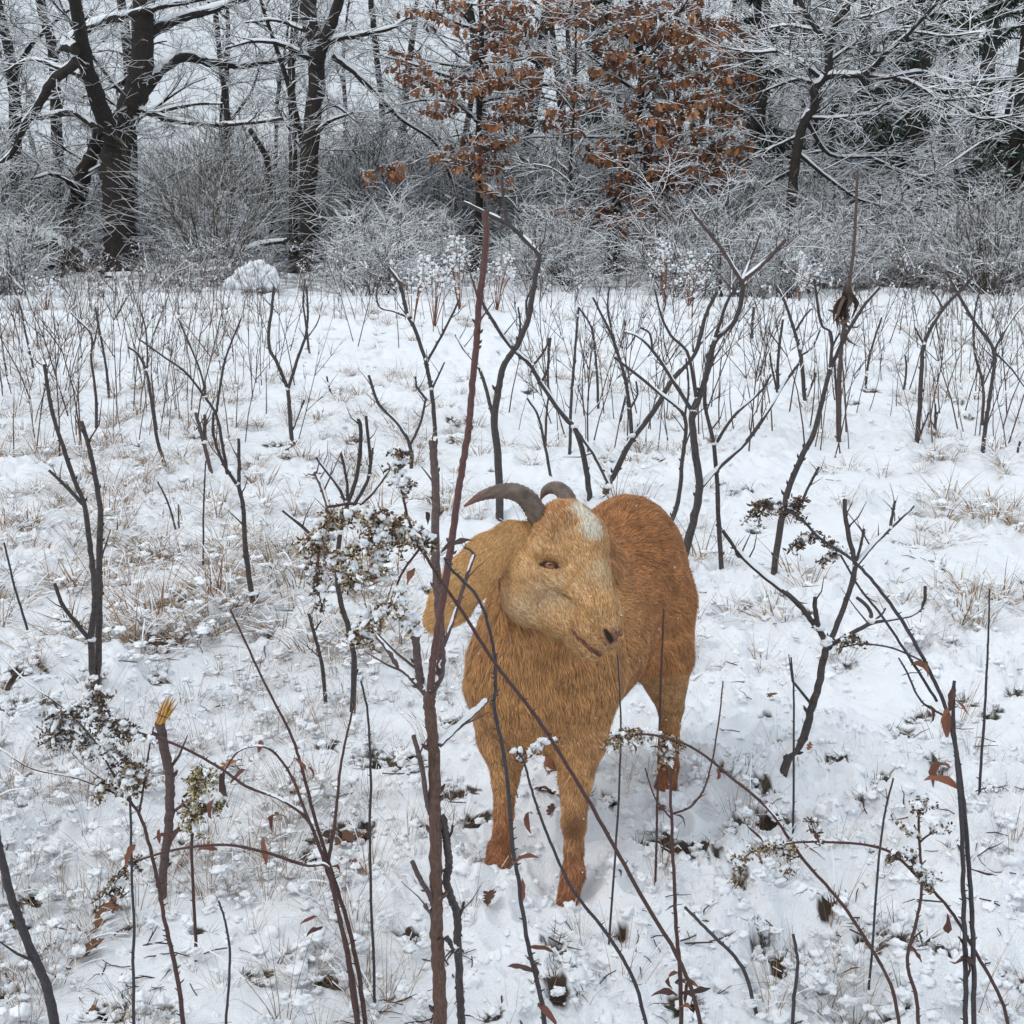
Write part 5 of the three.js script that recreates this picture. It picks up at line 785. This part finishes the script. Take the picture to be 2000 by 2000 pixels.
// a dry plant: stems [r0, r1, d0, d1, x, y ...] from the foot, plumes, leaves [x, y, length px]
function dryPlant(name, label, stems, plumes, leaves, opt = {}) {
  const s0 = stems[0], foot = at(s0[4], s0[5], s0[2]); foot.y = H(foot.x, foot.z); const t = thing(name, label, 'plant', foot);
  const all = [];
  stems.forEach((l, si) => {
    const n = (l.length - 4) / 2, P = [], R = []; for (let k = 0; k < n; k++) { const d = lerp(l[2], l[3], k / (n - 1)), y = l[5 + 2 * k]; P.push(at(l[4 + 2 * k], y, d)); R.push(lerp(l[0], l[1], k / (n - 1)) * scaleAt(y, d)); }
    if (!si && P[0].y < 0.35) P[0].y = Math.min(P[0].y, H(P[0].x, P[0].z) - 0.03);
    const [sp, sr] = smooth(P, R, 8), m = new MB(); for (let k = 1; k < sp.length - 1; k++) { sp[k].x += n2(k * 0.6, si * 4 + foot.x * 9) * sr[k] * 0.5; }
    m.tube(sp, sr, 7, null, { rough: 0.07, rf: 40 });
    for (let k = 2; k < sp.length - 2; k++) if (rnd() < (opt.nubs ?? 0.5)) { const a = rnd() * 6.28, q = sp[k], e = V(Math.cos(a), 0.6, Math.sin(a)).multiplyScalar(sr[k] * 2 + 0.0015); m.tube([q, q.clone().add(e)], [sr[k] * 0.55, sr[k] * 0.2], 4, null, {}); }
    const part = m.build(si ? 'side_stem' : 'stem', opt.mat ?? M.weedStem, t); all.push(sp);
    new MB().snow(sp, sr, { cross: 4, add: 0.0015, patch: 0.75, f: 14 }).build('snow', M.snow, part);
  });
  plumes.forEach(([d, n, spread, hang, cols, snowy, ...line]) => { const fb = new MB(), ps = new MB(); plume(fb, ps, line, d, n, spread, hang, cols, snowy); const sh = fb.build('seed_head', M.mixed, t); sh.userData = { kind: 'stuff' }; const q = ps.build('snow', M.snow, sh); if (q) { q.geometry.translate(0, 0, 0); q.userData = { kind: 'stuff' }; } });
  for (const [x, y, L, d] of leaves) { const b = new MB(), p = at(x, y, d ?? s0[3]); curlLeaf(b, p, L * scaleAt(y, d ?? s0[3]), LEAFD[Math.floor(rnd() * 4)].map(times(rr(0.8, 1.3)))); b.build('leaf', M.leaf, t); }
  return t;
}
seed(321);
const D0 = 1.85;
dryPlant('goldenrod', 'arching goldenrod with a large snow laden seed head left of the goat', [[4.4, 2.8, 2.0, 1.72, 1398, 2030, 1340, 1905, 1250, 1745, 1170, 1600, 1100, 1482, 1040, 1390, 970, 1300, 900, 1190, 862, 1135, 815, 1065, 760, 1020, 700, 985, 640, 990], [3, 2, 1.72, 1.7, 815, 1066, 790, 985, 785, 920, 782, 885], [2.6, 2, 1.72, 1.7, 820, 1070, 780, 1130, 770, 1190]],
  [[1.72, 46, 62, 0.9, FLUFF, 0.75, 800, 1050, 740, 1010, 680, 1000, 630, 1030, 615, 1080], [1.71, 34, 46, 0.8, FLUFF, 0.85, 785, 1010, 740, 1040, 690, 1075, 650, 1100], [1.7, 20, 36, 0.5, DARKF, 0.8, 785, 960, 784, 920, 780, 885], [1.7, 18, 30, 0.9, FLUFF, 0.6, 690, 1090, 680, 1130, 684, 1150], [1.7, 26, 40, 0.7, FLUFF, 0.9, 790, 1150, 760, 1185, 720, 1215, 700, 1260], [1.72, 22, 40, 0.7, DARKF, 0.7, 850, 1060, 800, 1040, 760, 1050], [1.7, 12, 18, 1, DARKF, 0.5, 622, 1080, 620, 1140, 632, 1200], [1.71, 16, 30, 0.8, FLUFF, 0.6, 745, 1080, 740, 1110, 720, 1130], [1.71, 12, 26, 0.8, FLUFF, 0.7, 790, 1200, 800, 1225, 808, 1235]],
  [[862, 1080, 70, 1.72], [810, 1110, 60, 1.72], [776, 1070, 60, 1.72], [835, 1000, 40, 1.72], [745, 1135, 36, 1.7], [1205, 1700, 30, 1.88]], {});
seed(322);
dryPlant('dry_stalk', 'dark knobbly stalk crossing in front of the goat legs', [[5, 2.8, 1.98, 1.86, 1080, 2050, 1062, 1980, 1045, 1900, 1030, 1840, 1012, 1720, 1000, 1640, 985, 1480, 966, 1380, 968, 1310, 960, 1250, 935, 1170, 880, 1110, 868, 1090]], [], [[1000, 1690, 70, 1.9], [1020, 1760, 60, 1.93], [1045, 1900, 60, 1.96], [1050, 1960, 60, 1.97], [1040, 1880, 45, 1.96], [1035, 1850, 60, 1.95]], { mat: M.darkStem, nubs: 0.7 });
dryPlant('dry_stalk', 'slim stalk with a small dark tip between the goat front legs', [[4, 2, 2.0, 2.12, 1290, 2010, 1240, 1920, 1190, 1830, 1120, 1740, 1090, 1680, 1050, 1580, 1035, 1530, 1020, 1480, 1012, 1475]], [[2.12, 9, 14, 0.3, DARKF, 0.4, 1020, 1490, 1012, 1470], [2.1, 14, 10, 0.2, FLUFF, 0.9, 1035, 1480, 1055, 1455, 1088, 1448]], [[1028, 1500, 26, 2.12], [1040, 1590, 60, 2.1]], { mat: M.darkStem });
dryPlant('goldenrod', 'goldenrod arching left with a snowy seed head before the goat hind leg', [[3.8, 2.2, 1.98, 2.2, 1775, 2020, 1742, 1930, 1700, 1850, 1640, 1760, 1570, 1680, 1500, 1580, 1430, 1520, 1375, 1475, 1330, 1450, 1270, 1435, 1220, 1435], [2, 1.6, 2.1, 2.1, 1690, 1830, 1660, 1815]], [[2.2, 40, 34, 0.9, FLUFF, 0.35, 1340, 1460, 1300, 1440, 1250, 1430, 1210, 1440, 1185, 1470], [2.2, 14, 30, 1, FLUFF, 0.5, 1300, 1450, 1300, 1490]], [[1400, 1500, 30, 2.15], [1270, 1460, 40, 2.2], [1230, 1450, 30, 2.2], [1680, 1890, 50, 2.05]], {});
dryPlant('goldenrod', 'goldenrod bent level to the left with drooping tan seed heads, lower right', [[3.8, 2, 2.0, 2.05, 1985, 2040, 1960, 1965, 1900, 1850, 1850, 1770, 1800, 1720, 1740, 1665, 1690, 1650, 1620, 1645, 1560, 1645, 1515, 1650], [2.2, 1.4, 2.02, 2.04, 1600, 1646, 1590, 1620, 1585, 1600]], [[2.05, 26, 32, 1, FLUFF, 0.5, 1530, 1648, 1490, 1655, 1450, 1680, 1446, 1720], [2.05, 12, 26, 1, FLUFF, 0.6, 1545, 1650, 1535, 1700], [2.04, 10, 16, 0.3, DARKF, 0.4, 1600, 1650, 1590, 1615, 1582, 1600], [2.02, 14, 24, 0.5, DARKF, 0.5, 1740, 1680, 1770, 1665, 1800, 1700], [2.02, 14, 20, 0.5, FLUFF, 0.5, 1820, 1710, 1810, 1740]], [[1850, 1785, 60, 2.0], [1870, 1830, 80, 2.0], [1490, 1645, 50, 2.05], [1880, 1870, 50, 2]], {});
dryPlant('goldenrod', 'upright goldenrod with candelabra branches in the lower right', [[4, 2.4, 1.95, 1.98, 1805, 2030, 1790, 1950, 1772, 1880, 1790, 1800, 1800, 1740, 1796, 1650, 1793, 1580], [2.4, 1.4, 1.97, 1.97, 1796, 1645, 1815, 1630, 1850, 1618], [2.4, 1.4, 1.97, 1.97, 1798, 1700, 1770, 1670, 1745, 1680]], [[1.97, 16, 20, 0.2, DARKF, 0.7, 1793, 1590, 1790, 1570, 1820, 1575], [1.97, 14, 14, 0.3, DARKF, 0.8, 1815, 1628, 1860, 1615], [1.97, 14, 18, 0.4, FLUFF, 0.8, 1796, 1640, 1760, 1612], [1.97, 16, 20, 0.5, DARKF, 0.5, 1790, 1700, 1765, 1665, 1740, 1685], [1.97, 12, 18, 0.5, DARKF, 0.7, 1800, 1720, 1830, 1710]], [[1800, 1880, 40, 1.96]], {});
dryPlant('goldenrod', 'tall pair of blue grey stems with curled leaves and a dark seed head, right edge', [[5.2, 2.4, 1.98, 2.1, 1905, 2050, 1902, 1900, 1898, 1780, 1885, 1600, 1870, 1480, 1850, 1390, 1810, 1300, 1760, 1210, 1700, 1130, 1660, 1090, 1600, 1050, 1560, 1010, 1510, 985], [5.2, 3.4, 1.99, 2.0, 1885, 2050, 1886, 1900, 1882, 1760, 1878, 1600, 1868, 1480, 1862, 1400, 1864, 1330], [3, 2, 2.05, 2.1, 1830, 1370, 1780, 1290, 1720, 1200, 1680, 1150, 1640, 1080], [2.4, 1.6, 2.03, 2.08, 1848, 1400, 1800, 1370, 1770, 1310, 1755, 1285], [2, 1.4, 2.03, 2.08, 1800, 1290, 1740, 1265, 1680, 1258, 1640, 1265]],
  [[2.1, 26, 36, 0.9, DARKF, 0.3, 1560, 1010, 1520, 985, 1485, 985, 1478, 1010], [2.1, 20, 28, 0.8, DARKF, 0.25, 1600, 1040, 1560, 1060, 1550, 1075], [2.1, 14, 24, 0.8, DARKF, 0.3, 1620, 1060, 1640, 1080, 1610, 1100], [2.1, 10, 20, 0.3, DARKF, 0.3, 1560, 1000, 1555, 980, 1570, 975], [2.08, 16, 20, 0.6, DARKF, 0.4, 1690, 1255, 1660, 1245, 1640, 1270]], [[1860, 1340, 60, 2.0], [1870, 1380, 50, 2.0], [1850, 1440, 80, 2], [1855, 1500, 90, 2], [1870, 1540, 70, 2], [1885, 1690, 70, 1.98], [1780, 1300, 60, 2.06], [1800, 1380, 60, 2.05], [1760, 1320, 50, 2.06], [1862, 1370, 50, 2], [1876, 1870, 60, 1.98], [1868, 1350, 40, 2]], { mat: M.darkStem });
dryPlant('dry_stalk', 'upright reddish stalk with withered leaves at its foot below the goat belly', [[4.6, 2.6, 2.0, 2.02, 1335, 2040, 1328, 1900, 1320, 1800, 1315, 1680, 1310, 1560, 1310, 1500], [2.4, 1.4, 2.02, 2.1, 1312, 1590, 1350, 1575, 1375, 1540, 1390, 1490, 1405, 1400, 1412, 1330], [2, 1.4, 2.02, 2.05, 1312, 1600, 1280, 1560, 1260, 1500]], [], [[1325, 1900, 55, 2], [1330, 1940, 60, 2], [1318, 1920, 50, 2.01], [1334, 1915, 50, 2], [1322, 1945, 55, 2.0], [1338, 1960, 50, 2], [1320, 1640, 50, 2.02], [1312, 1590, 45, 2.02], [1350, 1570, 40, 2.04], [1300, 1780, 40, 2.0], [1325, 1970, 55, 2]], { mat: M.weedStem });
seed(323);
dryPlant('goldenrod', 'bundle of red brown stems fanning left over the broken sapling, lower left', [[4.6, 2.2, 1.95, 1.98, 712, 2050, 690, 1920, 668, 1810, 645, 1720, 622, 1650, 600, 1600, 545, 1560, 480, 1535, 430, 1500, 345, 1455, 265, 1430, 210, 1420], [5, 2, 1.96, 2.02, 720, 2050, 700, 1900, 672, 1780, 640, 1680, 610, 1580, 590, 1500, 570, 1440, 510, 1320, 450, 1190], [5, 2, 1.95, 1.95, 702, 2040, 680, 1880, 655, 1760, 636, 1690, 600, 1690, 520, 1665, 440, 1650, 340, 1660, 270, 1680], [3, 1.6, 1.96, 2, 610, 1620, 560, 1500, 520, 1460, 470, 1465, 435, 1510], [4, 2, 1.96, 2.05, 640, 1690, 655, 1600, 665, 1500, 690, 1380]], [[1.98, 18, 36, 0.8, DARKF, 0.5, 270, 1680, 235, 1710, 200, 1770]], [[425, 1660, 60, 1.95], [520, 1690, 60, 1.95], [590, 1690, 50, 1.95], [525, 1600, 50, 1.97], [545, 1590, 60, 1.97], [600, 1500, 40, 2], [640, 1700, 50, 1.95], [620, 1790, 50, 1.95], [630, 1810, 45, 1.95], [505, 1470, 50, 1.98], [1, 1, 1, 2].map((v, i) => [575, 1480, 40, 2][i])], {});
dryPlant('goldenrod', 'goldenrod with a wide snowy dark seed head before the left sapling', [[5, 2.6, 1.93, 1.98, 368, 2050, 359, 2000, 341, 1880, 322, 1800, 308, 1720, 290, 1644, 272, 1590, 235, 1546, 190, 1520], [2.4, 1.4, 1.97, 2, 272, 1590, 280, 1540, 290, 1470, 300, 1420], [2, 1.2, 1.97, 1.97, 262, 1575, 225, 1540, 170, 1500, 140, 1470], [2, 1.2, 1.97, 2.0, 250, 1560, 150, 1520, 60, 1500, 0, 1462, -30, 1440], [2, 1.2, 1.97, 2.0, 240, 1550, 180, 1440, 120, 1380, 50, 1330, 0, 1280]],
  [[1.98, 50, 46, 0.8, DARKF, 0.85, 270, 1500, 210, 1470, 150, 1440, 110, 1400, 105, 1470], [1.98, 40, 44, 0.8, DARKF, 0.85, 290, 1440, 220, 1420, 160, 1390, 120, 1390], [1.98, 30, 40, 0.8, FLUFF, 0.9, 250, 1530, 210, 1520, 200, 1560], [1.99, 20, 36, 0.6, DARKF, 0.8, 250, 1440, 210, 1390, 190, 1350], [1.97, 24, 36, 0.8, FLUFF, 0.85, 265, 1490, 260, 1530, 240, 1550]], [[300, 1640, 50, 1.96], [330, 1650, 45, 1.96], [310, 1620, 40, 1.97], [280, 1520, 50, 1.98], [265, 1650, 60, 1.96], [300, 1390, 40, 2]], {});
dryPlant('goldenrod', 'short yellowish fluffy goldenrod right of the broken sapling', [[3.4, 2, 2.35, 2.35, 372, 1690, 374, 1640, 376, 1590, 385, 1520]], [[2.35, 56, 44, 0.5, [lin(206, 196, 150), lin(176, 158, 110), lin(110, 84, 54), lin(216, 208, 172), lin(90, 66, 48)], 0.25, 374, 1630, 380, 1570, 395, 1520, 398, 1500], [2.35, 20, 30, 0.6, [lin(196, 184, 140), lin(110, 84, 54), lin(90, 66, 48)], 0.3, 378, 1590, 430, 1570]], [[440, 1510, 70, 2.3], [450, 1530, 60, 2.3], [420, 1560, 50, 2.3]], {});
for (const [label, mat, ...s] of [['thin dark stalk just right of the lower left stem', 1, 3.4, 2.4, 1.93, 1.96, 262, 2050, 260, 1950, 261, 1810, 257, 1699, 254, 1554], ['thin curved stalk between the broken sapling and the red brown bundle', 1, 3, 2, 1.95, 1.96, 438, 2040, 442, 2000, 449, 1862, 440, 1800, 427, 1760], ['short dark stub with a crossing twig in the bottom right foreground', 1, 4, 3, 1.95, 1.96, 1545, 2030, 1550, 1960, 1558, 1880, 1549, 1825], ['leaning bare twig below the goat at the right', 1, 4, 3, 2.1, 2.3, 1490, 1930, 1450, 1890, 1390, 1825, 1338, 1772], ['thin blue grey stalk right of the goldenrod arches', 1, 2.6, 1.8, 2.2, 2.2, 1714, 1670, 1726, 1600, 1745, 1520], ['slim upright twig at the far right of the foreground', 1, 3, 1.6, 2.9, 2.9, 1921, 1450, 1925, 1360, 1930, 1250, 1933, 1150], ['slim twig left of the knotty foreground sapling', 1, 2.4, 1.6, 2.7, 2.7, 1560, 1425, 1550, 1350, 1545, 1284], ['thin dark stem in front of the goat flank', 1, 2.4, 1.6, 2.35, 2.35, 1190, 1715, 1208, 1560, 1212, 1400, 1206, 1280], ['thin reddish stem in front of the goat thigh', 0, 2.6, 1.8, 2.55, 2.55, 1282, 1640, 1288, 1420, 1292, 1300, 1296, 1192], ['thin stem left of the foreground sapling', 1, 3, 2, 2.2, 2.2, 728, 1770, 722, 1640, 724, 1500, 716, 1380, 705, 1330], ['thin straight stem in the left middle ground', 1, 2, 1.4, 5.2, 5.2, 394, 1062, 398, 980, 402, 900], ['bare twig leaning at the left edge', 1, 2.6, 2, 3.1, 3.1, 54, 1230, 30, 1150, 8, 1060]]) dryPlant('dry_stalk', label, [s], [], [], { mat: mat ? M.darkStem : M.weedStem });

// ---------- grass tufts that stand out, fallen leaves ----------
seed(331);
const WARM = [lin(150, 96, 58), lin(124, 80, 52), lin(172, 120, 76), lin(104, 66, 46)];
for (const [label, px, py, n, len, spread, cols] of [['rust brown grass tuft right of the twin stemmed sapling', 300, 1262, 90, 0.2, 0.16, WARM], ['grass tuft over dark turf above the rust brown one', 350, 1185, 80, 0.22, 0.2, DRY], ['wide tan grass tuft in the left middle ground', 440, 1125, 70, 0.24, 0.2, DRY], ['rusty grass at the left edge behind the sapling', 60, 1080, 60, 0.22, 0.2, WARM], ['tan grass clump at the foot of the twin stemmed sapling', 150, 1050, 50, 0.2, 0.14, WARM], ['tan grass clump in the middle ground behind the short stubs', 700, 730, 70, 0.3, 0.3, DRY], ['pale grass clump below the wide forked sapling', 790, 735, 80, 0.34, 0.3, DRY], ['pale grass clump just behind the left horn', 930, 1000, 50, 0.24, 0.14, DRY], ['grass wisps at the bottom left corner', 40, 1960, 30, 0.16, 0.12, DRY], ['tan grass wisps at the foot of the red brown stems', 710, 1870, 40, 0.16, 0.08, DRY], ['grass wisps left of the foreground sapling foot', 560, 1880, 36, 0.12, 0.12, DRY], ['pale grass beside the slanting sapling at right', 1600, 860, 60, 0.34, 0.3, DRY], ['low tan grass on the slope at right', 1830, 760, 70, 0.36, 0.4, DRY], ['grass tuft behind the goat at the foot of the slim sapling', 1420, 1105, 40, 0.18, 0.1, DRY], ['rusty grass patch far left near the bent sapling', 30, 800, 70, 0.3, 0.3, WARM], ['small rusty grass tuft beside the left saplings', 85, 915, 60, 0.2, 0.12, WARM]]) {
  const g = gnd(px, py), base = V(g.x, H(g.x, g.z), g.z), t = thing('grass_tuft', label, 'grass', base, 'standing grass tufts'), m = new THREE.Mesh(tuft(n, len, spread, 0.12, cols), M.grass); m.name = 'blades'; m.userData = { kind: 'stuff' }; m.castShadow = m.receiveShadow = true; t.add(m);
}
for (const [label, px, py, L, turn, c] of [['large upright brown oak leaf in the snow, lower left', 190, 1790, 80, 0.2, 0], ['torn brown oak leaf just below the large one, lower left', 172, 1850, 55, 0.6, 2], ['small brown leaf right of the large one, lower left', 235, 1800, 40, 1.5, 5], ['red brown leaf between the goat legs', 1068, 1572, 66, 1.5, 2], ['dark leaf scrap behind the goat front legs', 1075, 1605, 30, 0.4, 5], ['long red leaf caught beside the red brown stems', 680, 1640, 90, 0.9, 2], ['rolled brown leaf lying across the red brown stems', 690, 1688, 80, 1.6, 4], ['orange brown oak leaf beside the yellowish goldenrod', 440, 1512, 60, 0.3, 3], ['brown leaf at the bottom left', 168, 1968, 40, 1.1, 0], ['small red leaf in the snow right of the goat', 1620, 1495, 26, 1.2, 2], ['small orange leaf beside the small red one, right of the goat', 1580, 1500, 22, 0.4, 3], ['dark red leaf below the goat hind leg', 1290, 1610, 30, 0.2, 2], ['brown leaf stuck behind the short stubs, middle left', 608, 950, 40, 1.4, 3], ['reddish leaf scrap right of the goat hind leg', 1505, 1395, 34, 0.3, 0], ['brown leaf at the far left behind the seed head', 178, 1348, 22, 1.2, 3], ['dark leaf in the snow beside the near stem', 955, 1810, 46, 0.2, 5], ['brown dead leaf in the snow far right', 1725, 700, 26, 1.3, 5], ['brown leaf in the hollow behind the seed head', 565, 885, 34, 1, 5]]) {
  const g = gnd(px, py), s = scaleAt(py, g.d), base = V(g.x, H(g.x, g.z) + 0.012, g.z), b = new MB(); oakLeaf(b, base.clone().add(V(-Math.sin(turn) * L * s * 0.4, -0.004, 0)), V(Math.sin(turn), Math.cos(turn) * 0.35, -Math.cos(turn) * 0.9), V(Math.cos(turn), 0.15, 0.5), L * s, LEAFC[c].map((e) => e * 0.75), 0.6, OAKFINE);
  const t = thing('fallen_leaf', label, 'leaf', base, 'fallen leaves'); b.build('blade', M.leaf, t);
}
// white snow-capped weed heads before the wood
seed(341);
for (const [label, px, py, top] of [['snow heaped weed left of the reddish stem', 805, 640, 500], ['snow heaped weed just right of the leftmost snowy one', 848, 640, 520], ['tall snow heaped weed close to the left oak', 898, 610, 470], ['snow heaped weed right of the left oak', 970, 610, 500], ['low snow heaped weed under the right oak', 1300, 600, 470], ['snow heaped weed right of the low one under the right oak', 1345, 600, 500], ['snow heaped weed at the left edge of the wood', 90, 610, 540], ['snow heaped weed before the spreading tree', 1560, 590, 500]]) {
  const g = gnd(px, py), base = V(g.x, H(g.x, g.z, false), g.z), t = thing('snowy_weed', label, 'weed', base, 'snow heaped weeds'), b = new MB(), s = new MB(), hgt = at(px, top, g.d).y - base.y;
  for (let i = 0; i < 9; i++) { const P = [base.clone().setY(base.y - 0.05)], a = rnd() * 6.28; const e = base.clone().add(V(Math.cos(a) * rr(0.05, 0.32), hgt * rr(0.6, 1), Math.sin(a) * rr(0.05, 0.3))); P.push(base.clone().lerp(e, 0.55).add(V(0, 0.06, 0)), e); const [sp, sr] = smooth(P, [0.006, 0.005, 0.003], 4); b.tube(sp, sr, 4, WARM[1], { cap: false }); for (let k = 0; k < 14; k++) s.blob(e.clone().add(V(rr(-1, 1) * 0.07, rr(-0.3, 0.12), rr(-1, 1) * 0.07)), rr(0.01, 0.028), null, { sq: 0.75, det: 0, rough: 0.4 }); }
  b.build('stems', M.mixed, t); s.build('snow', M.snow, t).userData = { kind: 'stuff' };
}
renderer.render(scene, camera);
